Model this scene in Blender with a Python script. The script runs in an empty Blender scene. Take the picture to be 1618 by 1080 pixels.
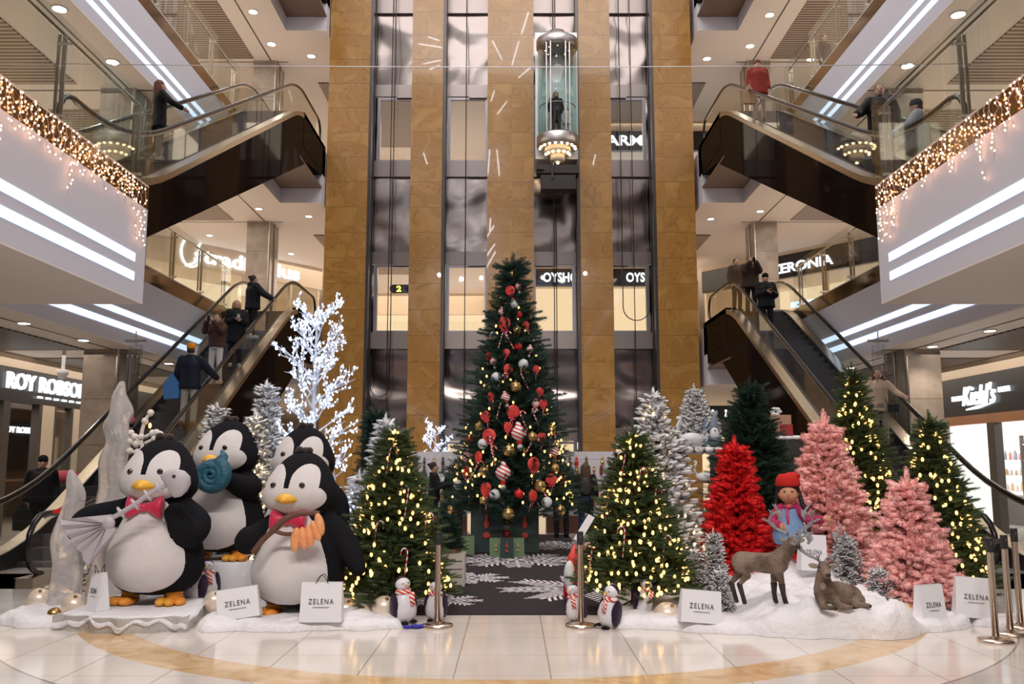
import bpy, math, random
import numpy as np
from mathutils import Matrix, Vector
R=math.radians; PI=math.pi
SC=bpy.context.scene; COL=SC.collection
# ---------- camera model (image taken as 1618 x 1080) ----------
F_,P_,H_=1404.0,0.1337,1.75
_c,_s=math.cos(P_),math.sin(P_)
def ray(px,py):
    x=(px-808)/F_; u=(540-py)/F_
    return Vector((x,_c-_s*u,_s+_c*u))
def fl(px,py,z=0.0):
    r=ray(px,py); t=(z-H_)/r.z
    return Vector((r.x*t,r.y*t,z))
def at(px,py,D):
    r=ray(px,py); t=D/r.y
    return Vector((r.x*t,D,H_+r.z*t))
def pxm(D,z=1.0):            # metres per pixel at depth D
    return (D*_c+(z-H_)*_s)/F_
cam=bpy.data.cameras.new('camera'); camo=bpy.data.objects.new('camera',cam); COL.objects.link(camo)
camo.location=(0,0,H_); camo.rotation_euler=(PI/2+P_,0,0)
cam.sensor_width=36; cam.lens=36*F_/1618; cam.clip_end=200; cam.clip_start=.1
SC.camera=camo
SC.view_settings.view_transform='Standard'; SC.view_settings.look='None'; SC.view_settings.gamma=1; SC.view_settings.exposure=0.0
# ---------- materials ----------
_M={}
def mat(name,col=(.8,.8,.8),rough=.5,metal=0.,emit=None,es=1.,spec=None,coat=0.,trans=0.,bump=None,var=None,sheen=0.,ior=None):
    """bump=(scale,strength); var=(scale,amount,colour2): noise mottling of the thing's own colour"""
    if name in _M: return _M[name]
    m=bpy.data.materials.new(name); m.use_nodes=True; nt=m.node_tree; b=nt.nodes['Principled BSDF']
    c=tuple(col)+(1,)
    b.inputs['Base Color'].default_value=c; b.inputs['Roughness'].default_value=rough; b.inputs['Metallic'].default_value=metal
    if emit: b.inputs['Emission Color'].default_value=tuple(emit)+(1,); b.inputs['Emission Strength'].default_value=es
    if spec is not None: b.inputs['Specular IOR Level'].default_value=spec
    if coat: b.inputs['Coat Weight'].default_value=coat; b.inputs['Coat Roughness'].default_value=.08
    if trans: b.inputs['Transmission Weight'].default_value=trans
    if sheen: b.inputs['Sheen Weight'].default_value=sheen
    if ior: b.inputs['IOR'].default_value=ior
    if bump or var:
        tc=nt.nodes.new('ShaderNodeTexCoord')
    if var:
        n=nt.nodes.new('ShaderNodeTexNoise'); n.inputs['Scale'].default_value=var[0]; n.inputs['Detail'].default_value=5
        nt.links.new(tc.outputs['Object'],n.inputs['Vector'])
        r=nt.nodes.new('ShaderNodeValToRGB'); r.color_ramp.elements[0].position=.5-var[1]; r.color_ramp.elements[1].position=.5+var[1]
        r.color_ramp.elements[0].color=c; r.color_ramp.elements[1].color=tuple(var[2])+(1,)
        nt.links.new(n.outputs['Fac'],r.inputs['Fac']); nt.links.new(r.outputs['Color'],b.inputs['Base Color'])
    if bump:
        n=nt.nodes.new('ShaderNodeTexNoise'); n.inputs['Scale'].default_value=bump[0]; n.inputs['Detail'].default_value=4
        nt.links.new(tc.outputs['Object'],n.inputs['Vector'])
        k=nt.nodes.new('ShaderNodeBump'); k.inputs['Strength'].default_value=bump[1]; k.inputs['Distance'].default_value=.05
        nt.links.new(n.outputs['Fac'],k.inputs['Height']); nt.links.new(k.outputs['Normal'],b.inputs['Normal'])
    _M[name]=m; return m
def emis(name,col,s): return mat(name,(0,0,0),.5,emit=col,es=s)
class NT:                     # tiny node helper for the hand-made materials
    def __init__(s,name):
        s.m=bpy.data.materials.new(name); s.m.use_nodes=True; s.t=s.m.node_tree; s.b=s.t.nodes['Principled BSDF']; _M[name]=s.m
        s.tc=s.n('TexCoord')
    def n(s,kind,**kw):
        n=s.t.nodes.new('ShaderNode'+kind)
        for k,v in kw.items():
            if k in n.inputs: n.inputs[k].default_value=v
            else: setattr(n,k,v)
        return n
    def l(s,a,b): s.t.links.new(a,b)
    def math(s,op,a,b=None,c=None):
        n=s.n('Math',operation=op)
        for i,v in enumerate((a,b,c)):
            if v is None: continue
            if isinstance(v,(int,float)): n.inputs[i].default_value=v
            else: s.l(v,n.inputs[i])
        return n.outputs[0]
    def mix(s,f,a,b):
        n=s.n('MixRGB')
        for i,v in ((0,f),(1,a),(2,b)):
            if isinstance(v,(int,float)): n.inputs[i].default_value=v
            elif isinstance(v,tuple): n.inputs[i].default_value=v+(1,)
            else: s.l(v,n.inputs[i])
        return n.outputs[0]
    def ramp(s,f,stops):
        r=s.n('ValToRGB'); s.l(f,r.inputs['Fac']); e=r.color_ramp.elements
        while len(e)<len(stops): e.new(.5)
        for k,(p,c) in zip(e,stops): k.position=p; k.color=tuple(c)+(1,)
        return r.outputs['Color']
def glassmat(name,tint,refl=.10,rough=.02,tr=1.0,ior=1.45):
    x=NT(name); nt=x.t; nt.nodes.remove(x.b); out=nt.nodes['Material Output']
    t=x.n('BsdfTransparent'); t.inputs[0].default_value=tuple(v*tr for v in tint)+(1,)
    g=x.n('BsdfGlossy'); g.inputs['Roughness'].default_value=rough; g.inputs['Color'].default_value=(1,1,1,1)
    ge=x.n('NewGeometry'); dp=x.n('VectorMath',operation='DOT_PRODUCT'); x.l(ge.outputs['Normal'],dp.inputs[0]); x.l(ge.outputs['Incoming'],dp.inputs[1])
    q=x.math('SUBTRACT',1.0,x.math('ABSOLUTE',dp.outputs['Value'])); q=x.math('POWER',q,5.0)
    f2=x.math('MULTIPLY_ADD',q,.55,refl*.6)
    mx=x.n('MixShader'); x.l(f2,mx.inputs[0]); x.l(t.outputs[0],mx.inputs[1]); x.l(g.outputs[0],mx.inputs[2]); x.l(mx.outputs[0],out.inputs['Surface'])
    return x.m
# ---------- meshes ----------
class MB:
    def __init__(s): s.v=[]; s.f=[]; s.mi=[]; s.M=None
    def add(s,vf,mi=0,M=None):
        v,f=vf; o=len(s.v)
        if s.M is not None: M=s.M@M if M is not None else s.M
        if M is not None: v=[tuple(M@Vector(p)) for p in v]
        s.v+=[tuple(p) for p in v]; s.f+=[tuple(i+o for i in q) for q in f]; s.mi+=[mi]*len(f); return s
    def box(s,x0,y0,z0,x1,y1,z1,mi=0,M=None): return s.add(box(x0,y0,z0,x1,y1,z1),mi,M)
    def tube(s,pts,r,n=8,mi=0,M=None,cap=True,closed=False): return s.add(tube(pts,r,n,cap,closed),mi,M)
    def lathe(s,prof,n=20,mi=0,M=None): return s.add(lathe(prof,n),mi,M)
    def ell(s,c,r,nu=16,nv=10,mi=0,M=None): return s.add(ell(c,r,nu,nv),mi,M)
    def prism(s,poly,a,b,axis='z',mi=0,M=None): return s.add(prism(poly,a,b,axis),mi,M)
    def mesh(s,name,mats=(),smooth=False):
        me=bpy.data.meshes.new(name); me.from_pydata(s.v,[],s.f)
        for m in (mats if isinstance(mats,(list,tuple)) else [mats]): me.materials.append(m)
        if any(s.mi): me.polygons.foreach_set('material_index',s.mi)
        if smooth:
            me.polygons.foreach_set('use_smooth',[True]*len(s.f))
        me.update(); return me
    def build(s,name,mats,parent=None,smooth=False,loc=None,rot=None):
        return link(name,s.mesh(name,mats,smooth),parent,loc,rot)
def link(name,data,parent=None,loc=None,rot=None):
    o=bpy.data.objects.new(name,data); COL.objects.link(o)
    if parent: o.parent=parent
    if loc is not None: o.location=loc
    if rot is not None: o.rotation_euler=rot
    return o
def box(x0,y0,z0,x1,y1,z1):
    if x1<x0: x0,x1=x1,x0
    if y1<y0: y0,y1=y1,y0
    if z1<z0: z0,z1=z1,z0
    return [(x0,y0,z0),(x1,y0,z0),(x1,y1,z0),(x0,y1,z0),(x0,y0,z1),(x1,y0,z1),(x1,y1,z1),(x0,y1,z1)],[(0,3,2,1),(4,5,6,7),(0,1,5,4),(1,2,6,5),(2,3,7,6),(3,0,4,7)]
def tube(pts,r,n=8,cap=True,closed=False):
    P=[Vector(p) for p in pts]; k=len(P); rs=[r]*k if isinstance(r,(int,float)) else list(r)
    if closed: T=[(P[(i+1)%k]-P[i-1]).normalized() for i in range(k)]
    else: T=[(P[min(i+1,k-1)]-P[max(i-1,0)]).normalized() for i in range(k)]
    a=Vector((0,0,1)) if abs(T[0].z)<.9 else Vector((1,0,0))
    u=T[0].cross(a).normalized(); V=[];Fc=[]
    for i in range(k):
        u=(u-T[i]*u.dot(T[i]))
        u=u.normalized() if u.length>1e-6 else T[i].orthogonal().normalized()
        w=T[i].cross(u)
        for j in range(n):
            t=2*PI*j/n; V.append(P[i]+(u*math.cos(t)+w*math.sin(t))*rs[i])
    for i in range(k if closed else k-1):
        i2=(i+1)%k
        for j in range(n):
            j2=(j+1)%n; Fc.append((i*n+j,i*n+j2,i2*n+j2,i2*n+j))
    if cap and not closed:
        Fc.append(tuple(range(n))[::-1]); Fc.append(tuple((k-1)*n+j for j in range(n)))
    return V,Fc
def lathe(prof,n=20):
    V=[];Fc=[];k=len(prof)
    for r,z in prof:
        for j in range(n):
            t=2*PI*j/n; V.append((r*math.cos(t),r*math.sin(t),z))
    for i in range(k-1):
        for j in range(n):
            j2=(j+1)%n; Fc.append((i*n+j,i*n+j2,(i+1)*n+j2,(i+1)*n+j))
    if prof[0][0]>1e-4: Fc.append(tuple(range(n))[::-1])
    if prof[-1][0]>1e-4: Fc.append(tuple((k-1)*n+j for j in range(n)))
    return V,Fc
def ell(c,r,nu=16,nv=10):
    if isinstance(r,(int,float)): r=(r,r,r)
    V=[(c[0],c[1],c[2]-r[2])];Fc=[]
    for i in range(1,nv):
        ph=-PI/2+PI*i/nv
        for j in range(nu):
            t=2*PI*j/nu; V.append((c[0]+r[0]*math.cos(ph)*math.cos(t),c[1]+r[1]*math.cos(ph)*math.sin(t),c[2]+r[2]*math.sin(ph)))
    V.append((c[0],c[1],c[2]+r[2])); L=len(V)-1
    for j in range(nu):
        j2=(j+1)%nu; Fc.append((0,1+j2,1+j)); Fc.append((L,L-nu+j,L-nu+j2))
        for i in range(nv-2):
            a=1+i*nu; Fc.append((a+j,a+j2,a+nu+j2,a+nu+j))
    return V,Fc
def prism(poly,a,b,axis='z'):
    n=len(poly)
    def q(p,t): return {'z':(p[0],p[1],t),'y':(p[0],t,p[1]),'x':(t,p[0],p[1])}[axis]
    V=[q(p,a) for p in poly]+[q(p,b) for p in poly]
    Fc=[tuple(range(n))[::-1],tuple(range(n,2*n))]+[(i,(i+1)%n,n+(i+1)%n,n+i) for i in range(n)]
    return V,Fc
def text_vf(s,size=1.,ext=.01,shear=0.,off=0.,sp=1.,align='CENTER'):
    cu=bpy.data.curves.new('lettering','FONT'); cu.body=s; cu.size=size; cu.extrude=ext; cu.shear=shear; cu.offset=off; cu.space_character=sp; cu.resolution_u=3
    cu.align_x=align; cu.align_y='CENTER'
    o=bpy.data.objects.new('lettering',cu); me=bpy.data.meshes.new_from_object(o)
    V=[tuple(v.co) for v in me.vertices]; Fc=[tuple(p.vertices) for p in me.polygons]
    bpy.data.objects.remove(o); bpy.data.curves.remove(cu); bpy.data.meshes.remove(me)
    # stand the text up: x right, z up, facing -Y
    return [(x,-z,y) for x,y,z in V],Fc
def bez(p0,p1,p2,n=10): return [tuple((1-t)**2*a+2*t*(1-t)*b+t*t*c for a,b,c in zip(p0,p1,p2)) for t in [i/n for i in range(n+1)]]
def cat(pts,n=6):            # catmull-rom through points
    P=[Vector(p) for p in pts]; o=[]
    for i in range(len(P)-1):
        a=P[max(i-1,0)];b=P[i];c=P[i+1];d=P[min(i+2,len(P)-1)]
        for k in range(n):
            t=k/n; o.append(.5*((2*b)+(c-a)*t+(2*a-5*b+4*c-d)*t*t+(3*b-a-3*c+d)*t**3))
    o.append(P[-1]); return o
# ---------- scene graph ----------
def tag(o,label=None,c=None,group=None,kind=None):
    if label: o['label']=label
    if c: o['category']=c
    if group: o['group']=group
    if kind: o['kind']=kind
    return o
def thing(name,label,c,loc=(0,0,0),rz=0.,group=None,scale=1.):
    o=bpy.data.objects.new(name,None); COL.objects.link(o); o.location=loc; o.rotation_euler=(0,0,rz); o.empty_display_size=.1
    if scale!=1.: o.scale=(scale,)*3
    return tag(o,label,c,group)
def copy_tree(o,loc=None,rz=None,label=None,parent=None,scale=None):
    c=o.copy(); COL.objects.link(c)
    if parent: c.parent=parent
    if loc is not None: c.location=loc
    if rz is not None: c.rotation_euler=(0,0,rz)
    if label: c['label']=label
    if scale is not None: c.scale=(scale,)*3
    for ch in [x for x in KIDS.get(o.name,[])] if False else list(o.children): copy_tree(ch,parent=c)
    return c
def struct(name,mb,m,smooth=False): return tag(mb.build(name,m,smooth=smooth),kind='structure')
ORD=['first','second','third','fourth','fifth','sixth','seventh','eighth','ninth','tenth','eleventh','twelfth','thirteenth','fourteenth','fifteenth','sixteenth']
NUM=['zero','one','two','three','four','five','six','seven','eight','nine','ten','eleven','twelve','thirteen','fourteen','fifteen','sixteen']
def uniq(objs,axis='x'):
    """objects that would share a label get their place in the row"""
    d={}
    for o in objs: d.setdefault(o['label'],[]).append(o)
    for lab,L in d.items():
        n=len(L)
        if n<2: continue
        if axis=='x': L.sort(key=lambda o:o.matrix_basis.translation.x/o.matrix_basis.translation.y); a,b='leftmost','rightmost'; mid='from the left'
        else: L.sort(key=lambda o:-o.matrix_basis.translation.z); a,b='topmost','lowest'; mid='from the top'
        for i,o in enumerate(L):
            if i==0: w=(a if n>2 else ('left' if axis=='x' else 'upper'))+' one of the '+NUM[n] if n>2 else ('left' if axis=='x' else 'upper')+' of the two'
            elif i==n-1: w=(b+' one of the '+NUM[n]) if n>2 else ('right' if axis=='x' else 'lower')+' of the two'
            else: w=ORD[i]+' '+mid+' of '+NUM[n]
            o['label']=lab+', '+w
# ================= setting =================
FH=6.36                       # storey height
XN,DN=6.14,14.55              # near balcony edge and its end
XS=8.65                       # edge of the set-back galleries
ESC0,TH,W=15.18,.4959,1.53    # escalator foot, slope angle, width between handrails
ESC1=ESC0+FH/math.tan(TH); XE=6.83
TD=30.6                       # tower front
# --- floor ---
x=NT('polished_floor'); sep=x.n('SeparateXYZ'); x.l(x.tc.outputs['Object'],sep.inputs[0]); X,Y=sep.outputs[0],sep.outputs[1]
dx=x.math('ADD',X,.1); dy=x.math('SUBTRACT',Y,12.16)
rad=x.math('SQRT',x.math('ADD',x.math('MULTIPLY',dx,dx),x.math('MULTIPLY',dy,dy)))
def seam(v,off,per,w):
    q=x.math('FRACT',x.math('DIVIDE',x.math('SUBTRACT',v,off-w/2),per)); return x.math('LESS_THAN',q,w/per)
s1=x.math('MAXIMUM',seam(X,-.48,.8,.012),seam(Y,7.62,.8,.008))
nz=x.n('TexNoise',Scale=1.1,Detail=6.); x.l(x.tc.outputs['Object'],nz.inputs['Vector'])
tile=x.ramp(nz.outputs['Fac'],[(.35,(.72,.65,.59)),(.65,(.80,.74,.69))])
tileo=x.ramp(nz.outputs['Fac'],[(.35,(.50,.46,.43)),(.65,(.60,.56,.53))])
wv=x.n('TexNoise',Scale=2.2,Detail=7.,Distortion=2.5); x.l(x.tc.outputs['Object'],wv.inputs['Vector'])
ring=x.ramp(wv.outputs['Fac'],[(.3,(.62,.40,.20)),(.5,(.72,.50,.28)),(.7,(.80,.60,.38))])
c=x.mix(s1,tile,(.42,.36,.32))
c=x.mix(x.math('MULTIPLY',x.math('GREATER_THAN',rad,4.66),x.math('LESS_THAN',rad,5.14)),c,ring)
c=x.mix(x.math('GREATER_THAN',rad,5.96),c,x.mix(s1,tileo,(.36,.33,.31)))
c=x.mix(x.math('LESS_THAN',x.math('ABSOLUTE',x.math('SUBTRACT',rad,5.955)),.012),c,(.3,.26,.24))
x.l(c,x.b.inputs['Base Color']); x.b.inputs['Roughness'].default_value=.13; x.b.inputs['Specular IOR Level'].default_value=.6
floor_m=x.m
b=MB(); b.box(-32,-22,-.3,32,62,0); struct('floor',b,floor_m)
# --- materials of the shell ---
white=mat('white_plaster',(.70,.69,.77),.55)  # bluish cast of the LED lines is put into this white
cream=mat('cream_ceiling',(.86,.79,.73),.6)
mirror=mat('bronze_mirror_band',(.30,.19,.10),.12,metal=.9)
led=emis('led_strip_light',(.60,.74,1.0),1.7)
steel=mat('polished_steel',(.62,.56,.50),.2,metal=1.)
dsteel=mat('dark_steel',(.10,.09,.09),.3,metal=.8)
blackr=mat('black_rubber',(.012,.012,.014),.22)
glass=glassmat('clear_glass',(.93,.96,.95),.07)
tglass=glassmat('shop_glass',(.97,.97,.95),.05)
x=NT('slatted_ceiling'); sep=x.n('SeparateXYZ'); x.l(x.tc.outputs['Object'],sep.inputs[0])
q=x.math('FRACT',x.math('MULTIPLY',sep.outputs[1],6.0))
x.l(x.ramp(q,[(.0,(.10,.07,.055)),(.44,(.10,.07,.055)),(.5,(.50,.40,.33)),(.94,(.50,.40,.33))]),x.b.inputs['Base Color'])
slat=x.m
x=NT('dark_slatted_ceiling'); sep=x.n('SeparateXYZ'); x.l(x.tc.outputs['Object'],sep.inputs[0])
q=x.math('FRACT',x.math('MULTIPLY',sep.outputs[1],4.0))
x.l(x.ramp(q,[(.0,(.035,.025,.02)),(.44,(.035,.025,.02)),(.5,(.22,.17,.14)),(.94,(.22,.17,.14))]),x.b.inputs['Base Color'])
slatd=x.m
def glossdark(name,col,refl,graz,rough):
    x=NT(name); nt=x.t; nt.nodes.remove(x.b); out=nt.nodes['Material Output']
    t=x.n('BsdfDiffuse'); t.inputs[0].default_value=tuple(col)+(1,); g=x.n('BsdfGlossy'); g.inputs['Roughness'].default_value=rough
    ge=x.n('NewGeometry'); dp=x.n('VectorMath',operation='DOT_PRODUCT'); x.l(ge.outputs['Normal'],dp.inputs[0]); x.l(ge.outputs['Incoming'],dp.inputs[1])
    q=x.math('POWER',x.math('SUBTRACT',1.0,x.math('ABSOLUTE',dp.outputs['Value'])),5.0); f2=x.math('MULTIPLY_ADD',q,graz,refl)
    mx=x.n('MixShader'); x.l(f2,mx.inputs[0]); x.l(t.outputs[0],mx.inputs[1]); x.l(g.outputs[0],mx.inputs[2]); x.l(mx.outputs[0],out.inputs['Surface']); return x.m
dgloss=glossdark('dark_bronze_cladding',(.012,.007,.005),.02,.15,.04)
gfloor=mat('gallery_floor_tile',(.72,.66,.60),.15)
coffer=mat('brown_coffer_panel',(.16,.10,.065),.35)
# --- slabs: white fascia, mirrored bronze band on top, cream soffit ---
for k in (1,2,3):
    z1=k*FH; z0=z1-2.0; zb=z1-.41
    for s in (-1,1):
        side='left' if s<0 else 'right'
        b=MB()
        # setback gallery, near balcony (material 0 white, 1 cream, 2 bronze)
        def slab(xa,xb,ya,yb):
            b.box(s*xa,ya,z0,s*xb,yb,zb,0); b.box(s*xa,ya,z0-.02,s*xb,yb,z0,1); b.box(s*xa,ya,zb,s*xb,yb,z1-.03,2); b.box(s*xa,ya,z1-.03,s*xb,yb,z1,3)
        slab(XS,32,DN,60); slab(XN,32,-20,DN)
        struct('gallery_slab_%s_%d'%(side,k),b,[white,cream,mirror,gfloor])
    # rear gallery behind and beside the tower, with the brown coffer under the landing
    b=MB(); b.box(-XS,33.2,z0,XS,60,z1-.02,0); b.box(-XS,33.2,z0-.02,XS,60,z0,1)
    for s in (-1,1):
        b.box(s*8.1,30.1,z0,s*6.66,33.2,z1-.02,0); b.box(s*8.1,30.1,z0-.02,s*6.66,33.2,z0,1); b.box(s*6.66,32.3,z0,s*5.1,33.2,z1-.02,0); b.box(s*6.84,27.3,z1-.98,s*6.66,30.58,z1+.14,4)      # beyond the coffer
        b.box(s*XS,26.9,z0,s*8.1,33.2,z1-.02,0); b.box(s*XS,26.9,z0-.02,s*8.1,33.2,z0,1)
        b.box(s*8.1,26.9,z0+.5,s*6.66,30.1,z0+.56,2)
    struct('landing_slab_%d'%k,b,[white,cream,coffer,white,dgloss])
b=MB(); b.box(-32,14,19.1,-XS,60,19.3); b.box(XS,14,19.1,32,60,19.3)
struct('ceiling',b,cream)
# LED lines let into the white fascias (structure of the light cove)
i=0
for k in (1,2,3):
    for s in (-1,1):
        side='left' if s<0 else 'right'
        for nm,xx,ya,yb in (('near balcony',XN,-20,14.15),('set-back gallery',XS,15,26.4)):
            if k>2 and xx==XN: continue
            if k==3: continue
            for j,(za,zb_) in enumerate(((4.97,5.11),(4.66,4.80))):
                z=(k-1)*FH
                b=MB(); b.box(s*(xx-.012),ya,za+z,s*(xx+.02),yb,zb_+z)
                lab='%s white LED line in the %s fascia of the %s, %s floor'%('upper' if j==0 else 'lower',side,nm,('first','second')[k-1])
                tag(b.build('led_light_line',led),lab,'light line','LED lines in the white fascias')
# slatted panels, seams and downlights in the soffits
for k in (1,2,3):
    zc=k*FH-2.0-.02
    for s in (-1,1):
        side='left' if s<0 else 'right'
        b=MB()
        xo=9.9+ (.5 if k==2 else 0)
        bands=((7.5,20.2),(21.8,32.3)) if k!=1 else ((15.5,20.4),(22.2,27))
        for ya,yb in bands: b.box(s*xo,ya,zc-.03,s*(xo+6.5),yb,zc+.01)
        b.box(s*7.9,34.5,zc-.03,s*3.4,42,zc+.01) if k>1 else None
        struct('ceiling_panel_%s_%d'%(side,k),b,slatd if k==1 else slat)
        b=MB(); b.box(s*(XS+.62),14.6,zc-.012,s*(XS+.66),32.8,zc)
        for yy in (20.6,32.6): b.box(s*XS,yy,zc-.012,s*16,yy+.04,zc)
        struct('trim_%d'%(k*2+(s>0)),b,dsteel)
dl_face=emis('lamp_glow_warm',(1,.93,.84),14.)
ring_m=mat('lamp_ring_white',(.9,.88,.85),.4)
DL=[]
def downlight(p,label,r=.11,lamp=0.):
    t=thing('downlight',label,'ceiling light',p,group='round recessed downlights')
    b=MB(); b.lathe([(r,-.025),(r+.03,-.025),(r+.035,0)],20); b.build('trim_ring',ring_m,t,True)
    b=MB(); b.lathe([(0.0,-.03),(r,-.028),(r,-.01)],20); b.build('lamp_disc',dl_face,t,True)
    if lamp:
        L=bpy.data.lights.new('downlight_beam','SPOT'); L.energy=lamp; L.color=(1,.86,.72); L.spot_size=R(125); L.spot_blend=.8; L.shadow_soft_size=.12
        o=link('downlight_beam',L,t,(0,0,-.06))
    DL.append(t)
flo=('ground','first','second')
def dlpx(px,py,k,lamp=0.,r=.11):
    z=k*FH-2.0-.02; q=fl(px,py,z) 
    side='left' if px<808 else 'right'
    downlight(Vector((q.x,q.y,z)),'round downlight in the ceiling above the %s %s-floor gallery'%(side,flo[k-1]),r,lamp)
for px,py in ((93,13),(177,97),(1513,22),(1433,103)): dlpx(px,py,2,220,.13)
for px,py in ((37,509),(131,536),(1563,521),(1472,546)): dlpx(px,py,1,120,.1)
for px,py in ((266,573),(1342,580)): dlpx(px,py,1,60)
for px,py in ((330,371),(408,329),(487,341),(459,400),(1122,345),(1200,333)): dlpx(px,py,2,150)
for px,py in ((399,18),(428,69),(491,88),(303,84),(1215,23),(1184,72),(1116,92),(1280,93)): dlpx(px,py,3,150,.14)
for px,py in ((636,455),): pass
uniq(DL)
# --- the hall behind the camera (seen mirrored in steel, glass and floor) ---
wallb=mat('brown_hall_wall',(.30,.22,.16),.5)
b=MB(); b.box(-32,-22.3,0,32,-22,19.3); struct('wall_front',b,wallb)
for k in (1,2,3):
    b=MB(); z1=k*FH; z0=z1-2; b.box(-XN,-22,z0,XN,-15,z1-.41,0); b.box(-XN,-22,z1-.41,XN,-15,z1,2); b.box(-XN,-22,z0-.02,XN,-15,z0,1)
    struct('gallery_slab_front_%d'%k,b,[white,cream,mirror])
    for za,zb_ in ((4.97,5.11),(4.66,4.80)):  # light lines added out of view, to give the steel stripes to reflect
        b=MB(); b.box(-XN+.3,-15.0,za+z0-4.36,XN-.3,-14.985,zb_+z0-4.36); tag(b.build('led_light_line',led),'white LED line on the gallery behind the viewer, mirrored in the lift steel','light line','LED lines behind the viewer')
# --- columns ---
x=NT('grey_stone_cladding'); sep=x.n('SeparateXYZ'); x.l(x.tc.outputs['Object'],sep.inputs[0])
q=x.math('LESS_THAN',x.math('FRACT',x.math('DIVIDE',sep.outputs[2],1.06)),.012)
nz=x.n('TexNoise',Scale=3.,Detail=6.); x.l(x.tc.outputs['Object'],nz.inputs['Vector'])
x.l(x.mix(q,x.ramp(nz.outputs['Fac'],[(.35,(.30,.25,.21)),(.65,(.40,.34,.29))]),(.14,.11,.09)),x.b.inputs['Base Color']); x.b.inputs['Roughness'].default_value=.22
stone=x.m
ci=0
for s in (-1,1):
    for k in (1,2,3):
        for yy,xa,xb in ((20.5,9.1,9.95),(32.5,9.05,9.95)):
            if k>1 and yy<30 : xa+=.0
            b=MB(); z0=(k-1)*FH; z1=k*FH-2.02
            b.box(s*xa,yy,z0,s*xb,yy+1.1,z1,0)
            b.tube([(s*(xa+.04),yy-.02,z0),(s*(xa+.04),yy-.02,z1)],.035,8,1); b.tube([(s*(xa-.02),yy+.5,z0),(s*(xa-.02),yy+.5,z1)],.035,8,1)
            o=b.build('stone_column',[stone,steel])
            lab='square grey stone column with steel strip, %s side, %s floor, %s'%(('left','right')[s>0],flo[k-1],('near the escalator foot','beside the tower')[yy>30])
            tag(o,lab,'column','grey stone columns')
# --- far walls ---
wallw=mat('warm_shop_wall',(.72,.60,.48),.6)
dwall=mat('dark_wall_panel',(.05,.045,.045),.4)
b=MB(); b.box(-32,60,0,32,60.3,19.3); struct('wall_back',b,wallw)
b=MB(); b.box(-32.3,-20,0,-32,60,19.3); struct('wall_left',b,wallw)
b=MB(); b.box(32,-20,0,32.3,60,19.3); struct('wall_right',b,wallw)
# ================= the marble lift tower =================
x=NT('honey_marble'); sep=x.n('SeparateXYZ'); x.l(x.tc.outputs['Object'],sep.inputs[0])
zz=x.math('DIVIDE',x.math('ADD',sep.outputs[2],.35),.92)
seamz=x.math('LESS_THAN',x.math('FRACT',zz),.012)
comb=x.n('CombineXYZ'); x.l(x.math('FLOOR',zz),comb.inputs[2]); x.l(x.math('FLOOR',x.math('MULTIPLY',sep.outputs[0],.55)),comb.inputs[0])
wn=x.n('TexWhiteNoise'); x.l(comb.outputs[0],wn.inputs['Vector'])
vm=x.n('VectorMath',operation='MULTIPLY_ADD'); x.l(wn.outputs['Color'],vm.inputs[0]); vm.inputs[1].default_value=(9,9,9); x.l(x.tc.outputs['Object'],vm.inputs[2])
nz=x.n('TexNoise',Scale=.9,Detail=8.,Distortion=1.6); x.l(vm.outputs[0],nz.inputs['Vector'])
vein=x.math('ABSOLUTE',x.math('SUBTRACT',nz.outputs['Fac'],.5))
base=x.ramp(nz.outputs['Fac'],[(.3,(.36,.18,.048)),(.55,(.43,.23,.066)),(.75,(.50,.29,.095))])
cc=x.mix(x.ramp(vein,[(.0,(.55,.55,.55)),(.018,(0,0,0))]),base,(.20,.095,.03))
cc=x.mix(seamz,cc,(.13,.07,.03))
x.l(cc,x.b.inputs['Base Color']); x.b.inputs['Roughness'].default_value=.16; x.b.inputs['Coat Weight'].default_value=.45; x.b.inputs['Coat Roughness'].default_value=.012
marble=x.m
x=NT('brushed_lift_steel'); mp=x.n('Mapping'); x.l(x.tc.outputs['Object'],mp.inputs[0]); mp.inputs['Scale'].default_value=(.35,1,.5)
nz=x.n('TexNoise',Scale=1.2,Detail=1.,Distortion=.3); x.l(mp.outputs[0],nz.inputs['Vector'])
bp=x.n('Bump',Strength=.7,Distance=.45); x.l(nz.outputs['Fac'],bp.inputs['Height']); x.l(bp.outputs[0],x.b.inputs['Normal'])
x.b.inputs['Base Color'].default_value=(.28,.245,.235,1); x.b.inputs['Metallic'].default_value=1; x.b.inputs['Roughness'].default_value=.2
bsteel=x.m
frame_m=mat('steel_door_frame',(.34,.33,.36),.3,metal=.9)
sill_m=mat('brushed_steel_sill',(.30,.26,.25),.32,metal=.95)
PIL=[(-6.62,-5.15),(-3.62,-2.5),(-.88,.78),(2.42,3.55),(5.12,6.5)]
names=['far left','left inner','middle','right inner','far right']
for (a,bx),nm in zip(PIL,names):
    b=MB(); b.box(a,TD,0,bx,TD+1.6,20.5)
    tag(b.build('marble_pillar',marble),'honey marble pillar of the lift tower, %s of the five'%nm,'pillar','marble pillars of the lift tower')
SHAFT=[(PIL[i][1],PIL[i+1][0]) for i in range(4)]
sn=['far left','second','third','far right']
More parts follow.
